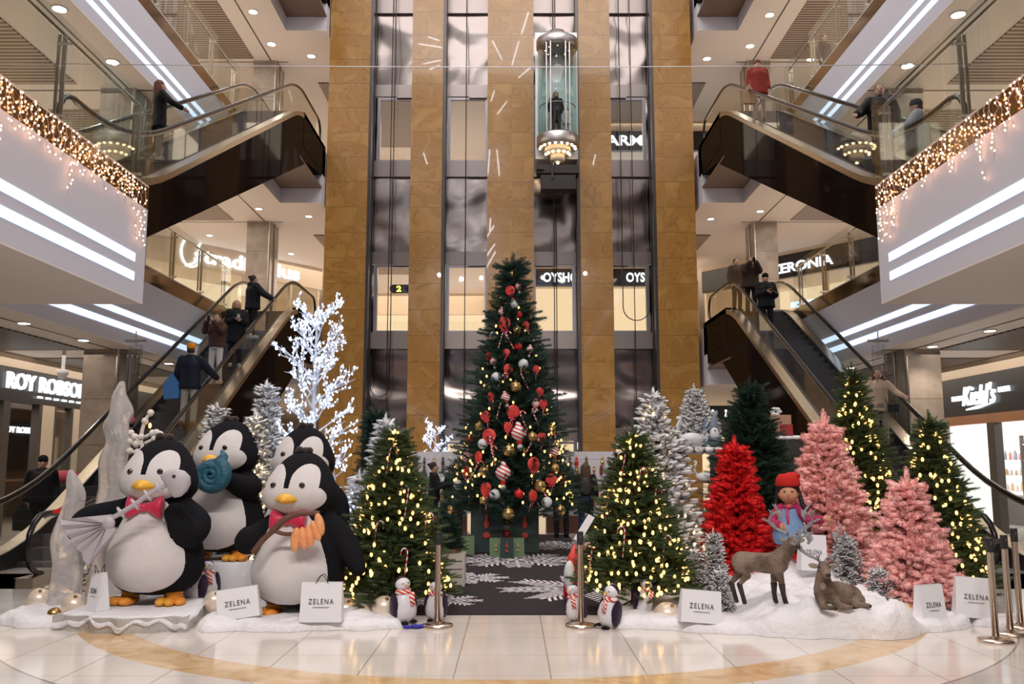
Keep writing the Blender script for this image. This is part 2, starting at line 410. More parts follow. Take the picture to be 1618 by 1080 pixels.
for i,(a,bx) in enumerate(SHAFT):
    t=thing('lift_shaft','steel-lined glass-door lift shaft, %s of the four'%('leftmost' if i==0 else 'rightmost' if i==3 else sn[i]+' from the left'),'lift shaft',((a+bx)/2,TD+1.0,0),group='lift shafts of the marble tower')
    w=(bx-a)/2; inn=1 if i<2 else -1         # the glazed door sits towards the tower middle
    ga=-w+.28; gb=w-.12
    if i>=2: ga,gb=-w+.12,w-.28
    if i==1: ga,gb=-w+.22,w-.10
    if i==2: ga,gb=-w+.08,w-.24
    for k in range(4):
        zf=k*FH
        zt=zf+2.45; 
        if k==0:
            b=MB(); b.box(-w,0,zt+.45,w,.08,zf+FH-.35); b.box(-w,0,0,ga-.02,.1,2.9); b.box(gb+.02,0,0,w,.1,2.9); b.build('wall_panel',bsteel,t)
        elif k<3 or True:
            b=MB(); b.box(-w,0,zt+.5,w,.08,zf+FH-.62); 
            b.box(-w,-.0,zf,ga-.13,.08,zt); 
            if gb+.13<w: b.box(gb+.13,0,zf,w,.08,zt)
            b.build('wall_panel',bsteel,t)
        if k>0:
            b=MB(); b.box(-w,-.12,zf-.62,w,.12,zf-.02); b.build('floor_beam',sill_m,t)
        b=MB(); b.box(-w,-.08,zt+.02,w,.1,zt+.48); b.box(.1*inn,-.14,zt-.05,(w-.05)*1.0 if inn>0 else -w+.05,-.06,zt+.03); b.build('header_beam',sill_m,t)
        b=MB()
        b.box(ga-.12,-.05,zf,ga,.12,zt); b.box(gb,-.05,zf,gb+.12,.12,zt); b.box(ga,-.03,zt-.08,gb,.12,zt); b.box(ga,-.03,zf,gb,.12,zf+.05)
        b.build('door_frame',frame_m,t)
        b=MB(); b.box(ga,.02,zf+.05,gb,.04,zt-.08); b.build('door_glass',tglass,t)
    # guide rail on the outer flank
    b=MB(); xx=-w+.05 if i<2 else w-.05
    b.box(xx-.05,-.95,0,xx+.05,-.80,20.3); b.box(xx-.03,-.6,0,xx+.03,-.5,20.3); b.box(xx-.05,-.3,0,xx+.05,-.2,20.3); b.build('guide_rail',dsteel,t)
    b=MB(); cx=(-.05,.0,0,.05)[i]
    b.tube([(cx,-.3,20.3),(cx,-.3,3.0)],.018,6); b.build('hoist_cable',dsteel,t)
tag(MB().box(-6.62,TD+1.6,20.3,6.5,TD+1.7,20.5).build('trim_99',dsteel),kind='structure')
# hanging travelling cables (loops)
def loopcable(px,x2,ytop,ybot,label):
    D=TD+.55; a=at(px,ybot,D); c2=at(x2,ybot,D); tp=at(px,ytop,D); tp2=at(x2,ytop+40,D); r=abs(a.x-c2.x)/2
    mid=(a.x+c2.x)/2
    pts=[(a.x,D,20.2),(a.x,D,a.z+r)]+[(mid+(a.x-mid)*math.cos(t),D,a.z+r-r*math.sin(t)*1.0) for t in [PI*q/10 for q in range(1,10)]]+[(c2.x,D,a.z+r),(c2.x,D,a.z+r+1.1)]
    tag(MB().tube(pts,.02,6).build('lift_cable',dsteel),label,'cable','hanging lift cables')
loopcable(614,584,250,626,'black lift cable hanging in a loop in the leftmost shaft')
loopcable(876,852,250,612,'black lift cable looping behind the tall decorated tree')
loopcable(984,1026,250,506,'black lift cable hanging in a loop before the rightmost shaft window')
# area lamps: overhead fill, and gallery panels standing in for the downlights
def area(name,loc,sx,sy,e,col=(1,.9,.8),rot=(0,0,0)):
    L=bpy.data.lights.new(name,'AREA'); L.shape='RECTANGLE'; L.size=sx; L.size_y=sy; L.energy=e; L.color=col
    return link(name,L,None,loc,rot)
area('atrium_skylight',(0,18,25),14,16,1900,(1,.93,.90))  # overhead fill added to light the hall from above
for s in (-1,1):
    for k in (1,2,3):
        area('gallery_lighting',(s*14,24,k*FH-2.15),9,16,650,(1,.86,.72))
        area('rear_gallery_lighting',(s*6,43,k*FH-2.15),9,9,420,(1,.84,.66))
for i in range(8):  # spots added behind the viewer to light the display from the front
    L=bpy.data.lights.new('ceiling_spotlight','SPOT'); L.energy=1350; L.color=(1,.92,.86); L.spot_size=R(62); L.spot_blend=.8; L.shadow_soft_size=.16
    o=link('ceiling_spotlight',L,None,(-5.6+1.6*i,-6+.5*(i%3),16)); tgt=Vector((-4+1.15*i,12.5,.6)); o.rotation_euler=(tgt-o.location).to_track_quat('-Z','Y').to_euler()
rod_m=emis('white_light_rod',(.9,.95,1),26)
RODS=[(675,58,693,64),(660,69,697,75),(667,101,696,95),(677,110,693,103),(777,64,792,94),(775,160,780,143),(785,180,800,160),(668,241,674,259),(773,236,770,275),(784,236,788,277),(774,344,773,367),(780,356,768,374),(781,385,768,404),(782,397,767,424),(834,19,823,54),(819,65,808,103),(839,105,818,123),(940,244,936,260)]
for i,(x0,y0,x1,y1) in enumerate(RODS):
    Dv=2*TD-12.5-.12*i; a=at(x0,y0,Dv); b_=at(x1,y1,Dv); a.y=b_.y=2*TD-Dv
    t=thing('light_rod','white hanging light rod above the hall, mirrored in the polished tower','pendant light',tuple(a),group='hanging light rods above the hall')
    MB().tube([(0,0,0),tuple(b_-a)],.045,8).build('glowing_tube',rod_m,t); MB().tube([(0,0,0),(0,0,19.0-a.z if a.z<18.6 else .4)],.006,4).build('suspension_wire',dsteel,t)
w=bpy.data.worlds.new('hall_ambience'); SC.world=w; w.use_nodes=True; w.node_tree.nodes['Background'].inputs[0].default_value=(1,.92,.88,1); w.node_tree.nodes['Background'].inputs[1].default_value=.8
# ================= escalators =================
truss_m=dgloss
deck_m=mat('bronze_steel_deck',(.50,.42,.34),.25,metal=1.)
skirt_m=mat('black_skirt',(.02,.02,.02),.3)
step_m=mat('dark_step_metal',(.075,.07,.075),.5,metal=.3)
eglass=glassmat('escalator_glass',(.90,.92,.90),.08)
tanT=math.tan(TH); DTOP=ESC1+2.6
def zp(y):   # local: y measured from ESC0
    return 0 if y<=0 else (y*tanT if y<FH/tanT else FH)
Y1=FH/tanT
def pathline(off,y0,y1,n=7):
    """line of constant offset above the step line, rounded at the two kinks"""
    pts=[]
    for q in [y0,-1.6]: pts.append((q,off))
    for i in range(n+1): 
        t=i/n; y=-1.6+3.2*t; pts.append((y,off+t*t*1.6*tanT))
    for q in np.linspace(1.75,Y1-1.15,12): pts.append((float(q),off+float(q)*tanT))
    for i in range(n+1):
        t=i/n; y=Y1-1.0+2.0*t; z=off+FH-(1-t)**2*1.0*tanT; pts.append((y,z))
    for q in [Y1+1.2,y1]: pts.append((q,off+FH))
    o=[];
    for p in pts:
        if not o or p[0]>o[-1][0]+.02: o.append(p)
    return o
def escalator(label,loc):
    t=thing('escalator',label,'escalator',loc,group='escalators beside the lift tower')
    ya,yb=-2.3,Y1+3.35
    bot=pathline(-.0,ya,yb)
    for sx in (0,W):
        o=1 if sx else -1
        # handrail loop
        up=pathline(1.0,ya+.35,yb-.35); lo=[(p[0],p[1]-.86) for p in up]
        r=.43
        arcb=[(up[0][0]-r*math.sin(a),up[0][1]-.43+.43*math.cos(a)) for a in [PI*q/8 for q in range(1,8)]]
        arct=[(up[-1][0]+r*math.sin(a),up[-1][1]-.43+.43*math.cos(a)) for a in [PI*q/8 for q in range(1,8)]]
        loop=lo[0:1]+arcb[::-1]+up+arct+lo[-1:]
        b=MB()
        b.tube([(sx,p[0],p[1]) for p in loop],.042,8); b.build('handrail',blackr,t,True)
        b=MB()
        b.tube([(sx,p[0],p[1]-.055) for p in up],.022,6); b.build('handrail_guide',steel,t,True)
        # glass panel
        b=MB(); U=arcb[::-1]+up+arct; V=[];Fc=[]
        top=[(p[0],p[1]-.03) for p in up]; n=len(top)
        for p in top: V+= [(sx-.006,p[0],p[1]),(sx-.006,p[0],p[1]-.86),(sx+.006,p[0],p[1]),(sx+.006,p[0],p[1]-.86)]
        for i in range(n-1):
            a=4*i; Fc+=[(a,a+4,a+5,a+1),(a+2,a+3,a+7,a+6),(a,a+2,a+6,a+4)]
        b.add((V,Fc))
        for arc,c0 in ((arcb,(up[0][0],up[0][1]-.46)),(arct,(up[-1][0],up[-1][1]-.46))):
            V=[(sx,c0[0],c0[1]+.43)]+[(sx,c0[0]+(a[0]-c0[0])*.95,c0[1]+(a[1]+.03-.43-c0[1]+.4)*.95) for a in arc]+[(sx,c0[0],c0[1]-.42)]
            b.add((V,[tuple(range(len(V)))]))
        b.build('glass_balustrade',eglass,t)
        # deck and skirt
        P=pathline(.14,ya-.2,yb+.1); b=MB(); V=[];Fc=[]
        x0,x1=(sx-.17,sx+.07) if o<0 else (sx-.07,sx+.17)
        for p in P: V+=[(x0,p[0],p[1]),(x1,p[0],p[1]),(x1,p[0],p[1]-.14),(x0,p[0],p[1]-.14)]
        for i in range(len(P)-1):
            a=4*i
            for j in range(4): j2=(j+1)%4; Fc.append((a+j,a+4+j,a+4+j2,a+j2))
        Fc+=[(0,1,2,3),(4*len(P)-1,4*len(P)-2,4*len(P)-3,4*len(P)-4)]
        b.add((V,Fc)); b.build('steel_deck',deck_m,t,False)
        b=MB(); V=[];Fc=[]; xi=sx-.10*o
        for p in P: V+=[(xi,p[0],p[1]),(xi,p[0],p[1]-.45),(xi+.03*o,p[0],p[1]),(xi+.03*o,p[0],p[1]-.45)]
        for i in range(len(P)-1):
            a=4*i; Fc+=[(a,a+4,a+5,a+1),(a+2,a+3,a+7,a+6),(a,a+2,a+6,a+4)]
        b.add((V,Fc)); b.build('skirt_panel',skirt_m,t)
    # truss cladding: solid body
    prof_top=[(p[0],p[1]-.30) for p in pathline(0.,ya-.2,yb+.1)]
    k=1.45
    low=[(ya-.2,-.32),(ya-.2,-.5 if loc[2]>1 else -.02)]
    yk=.55
    if loc[2]>1: under=[(ya-.2,-.95),(-.2,-.95),(Y1+.95,FH-.98-.36),(yb+.1,FH-.98)]
    else: under=[(ya-.2,-.02),(3.6,-.02),(Y1+.95,FH-1.55),(yb+.1,FH-1.25)]
    for sx in (-.16,W+.16-.05):
        b=MB(); poly=[(p[0],p[1]+.30) for p in prof_top]+under[::-1]
        b.prism(poly,sx,sx+.05,'x'); b.build('side_cladding',truss_m,t)
    b=MB(); V=[]
    u=under
    V=[(x_,p[0],p[1]) for p in u for x_ in (-.11,W+.11)]
    b.add((V,[(2*i,2*i+1,2*i+3,2*i+2) for i in range(len(u)-1)])); b.build('soffit_panel',truss_m,t)
    # steps
    n=int(FH/.2)
    sm=MB().box(.10,0,-.2,W-.10,.40,0).mesh('step',step_m)
    for i in range(-2,n+3):
        y=i*.2/tanT; z=min(max((i+.5)*.2,.0),FH)+.0
        link('step',sm,t,(0,y,z-.02))
    MB().box(.1,ya-.2,-.05,W-.1,-.8,.0).build('comb_plate',deck_m,t); MB().box(.1,Y1+1.0,FH-.05,W-.1,yb+.1,FH+.0).build('comb_plate',deck_m,t)
    return t
for s in (-1,1):
    x0=-XE-W if s<0 else XE
    sd='left' if s<0 else 'right'
    escalator('escalator rising from the ground floor on the %s side'%sd,(x0,ESC0,0.0))
    escalator('upper escalator between first and second floor on the %s side, dark underside'%sd,(x0,ESC0,FH))
# ================= glass balustrades =================
def balustrade(label,s,X,ya,yb,z,h=1.42,step=2.0,end=None):
    t=thing('glass_balustrade',label,'balustrade',(s*X,ya,z)); L=yb-ya; n=max(1,round(L/step)); q=L/n
    for i in range(n):
        MB().box(-.008,i*q+.02,0,.008,(i+1)*q-.02,h).build('glass_panel',glass,t)
        b=MB(); yy=(i+1)*q-.3; b.box(s*.06,yy-.012,-.1,s*.12,yy+.012,h-.12); b.box(s*.15,yy-.012,-.1,s*.19,yy+.012,h-.12)
        b.tube([(s*.0,yy,h-.25),(s*.19,yy,h-.25)],.03,8); b.tube([(0,yy,.12),(s*.19,yy,.12)],.03,8)
        b.build('post',steel,t)
    b=MB(); b.tube([(s*.12,0,h-.1),(s*.12,L,h-.1)],.028,8); b.build('rail',steel,t,True)
    if end: MB().box(0,L-.01,0,s*end,L+.006,h).build('end_panel',glass,t)
for s in (-1,1):
    sd='left' if s<0 else 'right'
    balustrade('glass balustrade of the near %s balcony above the icicle lights'%sd,s,XN+.01,-.5,DN,FH,step=2.5,end=.62)
    balustrade('glass balustrade of the %s first-floor gallery behind the escalator'%sd,s,XS+.03,DN+.1,ESC1,FH)
    balustrade('glass balustrade of the %s second-floor gallery, high up'%sd,s,XS+.01,DN+.1,ESC1,2*FH)
# ================= shops =================
def fit(vf,w,h,sx=None):
    V,Fc=vf; xs=[v[0] for v in V]; zs=[v[2] for v in V]; x0,x1,z0,z1=min(xs),max(xs),min(zs),max(zs)
    return [((a-x0)/(x1-x0)*w-w/2,b,(c-z0)/(z1-z0)*h-h/2) for a,b,c in V],Fc
sign_w=emis('lit_white_letters',(.92,.96,1.0),1.8)
black=mat('black_panel',(.02,.02,.022),.35)
creamw=mat('cream_shop_wall',(.78,.66,.52),.6)
warmglow=emis('warm_lit_wall',(1.0,.74,.48),1.15)  # shop back walls glow by themselves in place of interior lighting
coolglow=emis('cool_lit_wall',(1.0,.96,.92),1.1)  # cooler self-glowing back wall, same stand-in for shop lighting
framed=mat('dark_window_frame',(.07,.06,.055),.4)
woodm=mat('light_wood_shelf',(.45,.27,.14),.5)
def frameM(P0,P1):
    d=(Vector(P1)-Vector(P0)); L=d.length; a=math.atan2(d.y,d.x)
    return Matrix.Translation((P0[0],P0[1],0))@Matrix.Rotation(a,4,'Z'),L
def shopfront(label,P0,P1,z0,zs0,zs1,ztop,bandm,texts,posts,wallm=creamw,glow=warmglow,depth=3.5,win=True):
    """P0 is the left end as seen from the hall, facing the hall"""
    M,L=frameM(P0,P1)
    t=thing('shopfront',label,'shopfront'); t.matrix_basis=M
    MB().box(0,0,zs0,L,.25,zs1).build('sign_band',bandm,t)
    if ztop>zs1: MB().box(0,.02,zs1,L,.25,ztop).build('upper_wall',wallm,t)
    for (s_,cx,cz,w,h,kw) in texts:
        b=MB(); V,Fc=fit(text_vf(s_,1,.03,**kw),w,h); b.add(([(v[0]+cx,v[1]-.05,v[2]+cz) for v in V],Fc)); b.build('sign_lettering',sign_w,t)
    MB().box(-.1,depth,z0,L+.1,depth+.1,zs0+.4).build('back_wall',glow,t)
    MB().box(-.1,.3,z0+.0,-.0,depth,zs0+.3).build('side_wall',wallm,t); MB().box(L,.3,z0,L+.1,depth,zs0+.3).build('side_wall',wallm,t)
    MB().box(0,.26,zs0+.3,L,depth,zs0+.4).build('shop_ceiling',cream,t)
    for a,b_,m in posts: MB().box(a,0,z0,b_,.2,zs0).build('door_post',m,t)
    if win:
        for (a,_,_),(b2,_,_) in zip([(0,0,0)]+[(p[1],0,0) for p in posts],[(p[0],0,0) for p in posts]+[(L,0,0)]):
            if b2-a>.4: MB().box(a,.08,z0,b2,.1,zs0).build('shop_window',tglass,t)
    return t
# ground left: menswear shop; faces +X  (left end nearest as seen from the hall)
def rowtext(s_,c,z,w,h,**kw): return (s_,c,z,w,h,kw)
lshop=shopfront('menswear shopfront with white lettering on a black band, ground floor left',(-12,14.5),(-12,31.5),0,3.18,4.0,4.32,black,
   [rowtext('ROY ROBSON',8.45,3.68,3.95,.40,off=.012),rowtext('- - - - - - -',9.2,3.36,2.6,.05,off=.01)],[(0,.3,creamw),(6.5,6.8,framed),(8.1,8.25,framed),(8.25,8.85,creamw),(8.85,8.97,framed),(9.75,9.87,framed),(9.87,17,creamw)],depth=4.6,glow=mat('menswear_back_wall',(.34,.26,.20),.6),win=False)
b=MB(); b.box(12.6,4.2,1.5,16.6,4.4,3.05); b.build('dark_display_panel',black,lshop)
b=MB(); V,Fc=fit(text_vf('ROY ROBSON',1,.02,off=.01),2.2,.2); b.add(([(v[0]+14.9,v[1]+4.15,v[2]+2.78) for v in V],Fc)); b.build('inner_sign_lettering',sign_w,lshop)
MB().box(4.5,3.4,1.15,16.2,4.2,1.2).build('wooden_shelf',woodm,lshop)
MB().box(8.97,.07,.0,9.75,.09,3.1).build('shop_window',tglass,lshop)
area('shop_lamp',(-14.2,22,3.1),3,6,170,(1,.85,.7))
# ground right: cosmetics shop
rshop=shopfront('cosmetics shopfront with white script lettering on a black band, ground floor right',(12,30.5),(12,14.5),0,2.95,3.97,4.32,black,
   [rowtext("Kiehl's",7.75,3.46,1.62,.52,off=.004,sp=1.05,shear=.35),rowtext('SINCE',6.65,3.42,.52,.13,off=.02),rowtext('1851',8.95,3.50,.45,.13,off=.02)],
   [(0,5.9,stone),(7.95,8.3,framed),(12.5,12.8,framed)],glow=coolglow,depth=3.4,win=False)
b=MB(); b.tube([(7.1,-.05,3.10),(7.75,-.05,3.14),(8.4,-.05,3.20)],[.02,.045,.01],8); b.build('sign_underline',sign_w,rshop)
b=MB(); b.box(5.95,.05,.25,7.9,.15,2.7); b.build('lightbox_poster',emis('poster_light',(1,.95,.92),1.5),rshop)
MB().box(5.9,.0,2.72,16,.2,2.95).build('wooden_lintel',mat('warm_wood_lintel',(.42,.20,.10),.5),rshop)
area('shop_lamp',(13.6,25,2.9),2.4,8,260,(1,.95,.9))
rnd=random.Random(5)
for zz in (.9,1.35,1.8,2.25):
    MB().box(1.6,2.75,zz-.03,5.6,3.3,zz).build('shelf',mat('white_shelf',(.8,.78,.76),.4),rshop)
for xx in (2.2,3.4,4.6): MB().box(xx,2.7,0,xx+.06,2.8,2.5).build('shelf_upright',framed,rshop)
MB().box(1.8,2.0,0,6.5,2.6,.8).build('counter',mat('grey_counter',(.16,.15,.15),.4),rshop)
cols=[(.75,.7,.66),(.55,.35,.2),(.3,.35,.45),(.8,.55,.3),(.5,.5,.5),(.7,.25,.2)]
prod=[mat('bottle_%d'%i,c,.35) for i,c in enumerate(cols)]
for j,zz in enumerate((.9,1.35,1.8)):
    row=[]
    for i in range(14):
        r=rnd.uniform(.035,.06); h=rnd.uniform(.14,.28)
        b=MB(); b.lathe([(r,0),(r,h*.72),(r*.4,h*.8),(r*.4,h)],8); yy=30.5-(1.8+i*.26)
        o=b.build('bottle',prod[(i*3+j)%6],None,True,(12+2.95,yy,zz+.002)); tag(o,'small bottle on the %s lit shelf of the cosmetics shop'%('lowest','middle','top')[j],'bottle','bottles on the cosmetics shelves')
# first floor facades at 45 degrees
dd=Vector((3.6,4.4,0)).normalized()
def P(t): return (-12.5+3.6*t,36.5+4.4*t)
A,B=P(-1.6),P(1.0); L0=(Vector(P(0))-Vector(A)).length; U=5.685
sg=shopfront('fashion shopfront with glowing lower-case lettering, first floor left',A,B,FH,FH+3.35,FH+4.33,FH+4.34,creamw,
   [rowtext('stradivarius',L0+U*.30,FH+3.86,U*.93,.62,off=.018)],[(4,4.12,steel),(7.2,7.3,steel),(10.6,10.8,creamw),(13,13.1,steel)],depth=4)
b=MB(); q=L0+U*-.19
b.tube([(q+.62*math.cos(a)*(.75),-.06,FH+3.9+.62*math.sin(a)) for a in [R(60+i*20) for i in range(14)]],.05,6)
b.tube([(q+.5,-.06,FH+4.55),(q+.3,-.06,FH+4.2),(q+.42,-.06,FH+3.8),(q+.1,-.06,FH+3.45),(q-.25,-.06,FH+3.3)],.05,6); b.build('sign_flourish',sign_w,sg)
A2,B2=(-P(1.0)[0],P(1.0)[1]),(-P(-1.6)[0],P(-1.6)[1])
L1=(Vector(P(1.0))-Vector(P(0))).length
zs=shopfront('shopfront with white block capitals on a black band, first floor right',A2,B2,FH,FH+3.2,FH+4.2,FH+4.34,black,
   [rowtext('ZERONIA',L1-U*.07,FH+3.62,U*.52,.42,off=.015)],[(3,3.1,steel),(6.2,6.4,creamw),(9.4,9.5,steel),(12,12.1,steel)],depth=4)
b=MB(); b.box(L1-1.8,1.2,FH+2.1,L1+1.2,1.25,FH+2.35); b.build('blue_white_neon_bar',emis('neon_blue_white',(.55,.7,1),3),zs)
b=MB(); b.tube([(L1-.2+.06*i,1.15,FH+1.75+.15*math.sin(i*1.3)) for i in range(14)],.03,6); b.build('pink_neon_script',emis('neon_pink',(1,.1,.5),4),zs)
# behind the tower
ob=shopfront('lingerie shopfront seen through the first-floor lift windows',(.2,38.6),(8.2,38.6),FH,FH+3.08,FH+3.85,FH+4.34,black,
   [rowtext('OYSHO',1.95,FH+3.46,1.55,.42,off=.02),rowtext('OYSHO',5.6,FH+3.46,1.5,.42,off=.02)],[(0,.1,steel),(3.6,3.7,creamw),(7.9,8.0,steel)],depth=2.2)
ab=shopfront('shopfront with white capitals on black seen through the second-floor lift window',(3.6,38.6),(12.5,38.6),2*FH,2*FH+2.95,2*FH+3.85,2*FH+4.34,black,
   [rowtext('ARMANI',2.15,2*FH+3.4,3.0,.46,off=.02)],[(2.9,3.0,framed),(6,6.1,framed)],depth=3,glow=coolglow)
bw=shopfront('bright shopfront without lettering behind the lift tower, second floor',(-12.5,44),(3.4,44),2*FH,2*FH+2.8,2*FH+3.6,2*FH+4.34,cream,[],[(4,4.2,framed),(9,9.2,framed)],depth=2)
gw=shopfront('dim shopfront behind the lift tower, ground floor',(-9,46),(12,46),0,3.0,3.9,4.34,mat('dark_signband',(.06,.05,.05),.5),[],[(3,3.2,framed),(8,8.2,framed),(13,13.2,framed),(17,17.2,framed)],depth=2)
bw2=shopfront('plain cream shopfront behind the lift tower, first floor left',(-8.2,47),(.1,47),FH,FH+3.2,FH+3.9,FH+4.34,creamw,[],[(4,4.1,steel)],depth=2)
# exit way sign "2"
t=thing('direction_sign','black rounded sign with a yellow figure 2 seen through the leftmost lift window','sign',tuple(at(634,456,36)))
MB().prism([(.55*math.cos(a)*.28-.35 if math.cos(a)<0 else .9,.18*math.sin(a)) for a in [R(i*20) for i in range(18)]],0,.1,'y').build('sign_board',black,t)
b=MB(); V,Fc=fit(text_vf('2',1,.01,off=.03),.2,.24); b.add(([(v[0]-.12,v[1]-.02,v[2]) for v in V],Fc)); b.build('sign_figure',emis('yellow_figure',(1,.85,.1),3),t)
# restroom-style sign board ground right behind the tower
t=thing('direction_sign','long black sign with pale pictograms hanging behind the right end of the tower','sign',tuple(at(1150,652,34)))
MB().box(-.9,0,-.28,2.0,.1,.28).build('sign_board',black,t)
b=MB()
for i in range(5): b.ell((-.6+i*.5,-.02,.08),(.05,.02,.05),8,6); b.prism([(-.68+i*.5,-.18),(-.52+i*.5,-.18),(-.6+i*.5,.04)],-.03,-.01,'y')
b.build('pictograms',sign_w,t)
# thin cable across the hall with tinsel
a0=at(-60,98,14.4); a1=at(1680,100,14.4); mid=at(808,106,14.4)
b=MB(); pts=[(a0.x+(a1.x-a0.x)*i/40,14.4,mid.z+ (a0.z-mid.z)*((i-20)/20)**2) for i in range(41)]
b.tube(pts,.008,5)
tag(b.build('wire',mat('silver_wire',(.55,.53,.55),.4,metal=.7)),'thin silver wire stretched across the whole hall','wire')
# ================= trees =================
def norm(a): return a/np.maximum(np.linalg.norm(a,axis=-1,keepdims=True),1e-9)
def twig_needles(n,L,nl,w,seed=0,ang=50,tipn=6):
    """a sprig along +X: needles as slim triangles around a stem; returns tris (k,3,3)"""
    r=np.random.RandomState(seed); T=[]
    for i in range(n+tipn):
        t=(i+.5)/n if i<n else 1.0; ph=i*2.4; a=R(ang+r.uniform(-12,12))*(1 if i<n else .45)
        d=np.array([math.cos(a),math.sin(a)*math.cos(ph),math.sin(a)*math.sin(ph)])
        p=np.array([min(t,1)*L,0,0]); q=norm(np.cross(d,[.3,.5,.8])); l=nl*r.uniform(.8,1.15)
        T.append([p-q*w/2,p+q*w/2,p+d*l])
    # stem
    for k in range(3):
        a0,a1=2*PI*k/3,2*PI*(k+1)/3; s_=.0035*L/.12
        T.append([[0,s_*math.cos(a0),s_*math.sin(a0)],[0,s_*math.cos(a1),s_*math.sin(a1)],[L,0,0]])
    return np.array(T)
def blob_tris(L,r0,n=5,off=0.,flat=1.):
    """a soft spindle along +X"""
    pr=[(0,.2),(.25,.9),(.6,1.),(.88,.65),(1.05,0.)]; V=[[(x_*L,math.cos(2*PI*j/n)*q*r0,math.sin(2*PI*j/n)*q*r0*flat+off) for j in range(n)] for x_,q in pr]; T=[]
    for i in range(len(pr)-1):
        for j in range(n):
            j2=(j+1)%n; T.append([V[i][j],V[i][j2],V[i+1][j2]]); T.append([V[i][j],V[i+1][j2],V[i+1][j]])
    return np.array(T)
def scatter(tmpl,Pn,Dn,Sc,roll):
    """instantiate tris for every sprig: position, direction, scale"""
    X=norm(Dn); up=np.tile(np.array([0,0,1.]),(len(X),1)); Y=np.cross(up,X); bad=np.linalg.norm(Y,axis=1)<1e-3; Y[bad]=[0,1,0]; Y=norm(Y); Z=np.cross(X,Y)
    c,s=np.cos(roll)[:,None],np.sin(roll)[:,None]; Y2=Y*c+Z*s; Z2=-Y*s+Z*c
    M=np.stack([X,Y2,Z2],axis=2)*Sc[:,None,None]
    return np.einsum('nij,tkj->ntki',M,tmpl).reshape(-1,3,3)+np.repeat(Pn,len(tmpl),axis=0)[:,None,:]
def tri_mesh(name,groups,mats,smooth=False):
    tr=np.concatenate([g for g in groups]); n=len(tr); me=bpy.data.meshes.new(name)
    me.vertices.add(n*3); me.vertices.foreach_set('co',tr.reshape(-1).astype(np.float32))
    me.loops.add(n*3); me.loops.foreach_set('vertex_index',np.arange(n*3,dtype=np.int32))
    me.polygons.add(n); me.polygons.foreach_set('loop_start',np.arange(0,n*3,3,dtype=np.int32)); me.polygons.foreach_set('loop_total',np.full(n,3,dtype=np.int32))
    mi=np.concatenate([np.full(len(g),i,dtype=np.int32) for i,g in enumerate(groups)]); 
    for m in mats: me.materials.append(m)
    me.polygons.foreach_set('material_index',mi); me.update(calc_edges=True); return me
def sprigs(H,Rb,seed,sp=.10,tw=.13,droop=.15,lvl=.13,z0=.12,expo=.85,fill=.28,nb=None,jit=.10,rise=.25,tipR=.03):
    r=np.random.RandomState(seed); Ps=[];Ds=[];Ss=[];Bo=[]
    z=z0; k=0; lvl*=.68; sp*=.85; tw*=1.1
    while z<H-.05:
        t=(z-z0)/(H-z0); rad=tipR+(Rb-tipR)*(1-t)**expo*min(1,(1-t)/.13+.12)
        m=max(5,int((nb or 12)*(.4+.6*(1-t))*max(1,Rb/.9)))
        a0=r.uniform(0,2*PI)
        for j in range(m):
            a=a0+2*PI*j/m+r.uniform(-.2,.2); L=rad*r.uniform(1-jit*1.6,1+jit); 
            zz=z+r.uniform(-.5,.5)*lvl; dirh=np.array([math.cos(a),math.sin(a),0]); side=np.array([-math.sin(a),math.cos(a),0])
            Bo.append((np.array([0,0,zz]),L,dirh))
            u0=fill if L>.25 else .0; n=max(2,int(L*(1-u0)/sp)+1)
            for i in range(n+1):
                u=u0+(1-u0)*i/n; zo=-droop*L*u*u*1.0+rise*L*u*(1-u)*.8
                p=np.array([0,0,zz])+dirh*L*u+np.array([0,0,zo])
                if i==n: fs=[(0,.1)]
                else: fs=[(1,r.uniform(-.1,.4)),(-1,r.uniform(-.1,.4))]+([(0.,1.)] if r.rand()<.5 else [])
                for sgn,upk in fs:
                    d=dirh*r.uniform(.55,1.)+side*sgn*r.uniform(.5,.9)+np.array([0,0,upk*.6-droop*.3+.12])
                    Ps.append(p); Ds.append(d); Ss.append(tw*r.uniform(.8,1.2)*(1.0 if L>.25 else .8))
                    if sgn and rad*(1-u)<.25 and r.rand()<.35:
                        Ps.append(p+norm(d)*tw*.5); Ds.append(d+side*r.uniform(-.8,.8)+np.array([0,0,r.uniform(-.3,.4)])); Ss.append(tw*.8)
        z+=lvl*(1-.45*t); k+=1
    for q in range(7):
        Ps.append(np.array([0,0,H-.02-.04*q])); Ds.append(np.array([r.uniform(-.5,.5)*(q>0),r.uniform(-.5,.5)*(q>0),1.])); Ss.append(tw*(.9))
    return np.array(Ps),np.array(Ds),np.array(Ss),Bo,r
def surf_pts(n,H,Rb,seed,z0=.12,expo=.85,tipR=.03,lo=0,hi=1,front=True,inn=.93):
    r=np.random.RandomState(seed+77); o=[]
    while len(o)<n:
        t=lo+(hi-lo)*r.rand()
        rad=tipR+(Rb-tipR)*(1-t)**expo
        if r.rand()>rad/Rb*1.0+.12: continue
        a=r.uniform(0,2*PI); q=r.uniform(inn,1.07)*rad
        o.append((q*math.cos(a),q*math.sin(a),z0+t*(H-z0)-.12*rad*.8))
    return o
trunk_m=mat('brown_trunk',(.10,.06,.035),.8)
warm=emis('warm_fairy_bulb',(1.0,.56,.17),3.6)
warmw=emis('warm_white_fairy_bulb',(1.0,.66,.34),3.6)
coldw=emis('cold_white_fairy_bulb',(.62,.76,1.0),3.2)
wire_g=mat('dark_green_wire',(.015,.03,.015),.5)
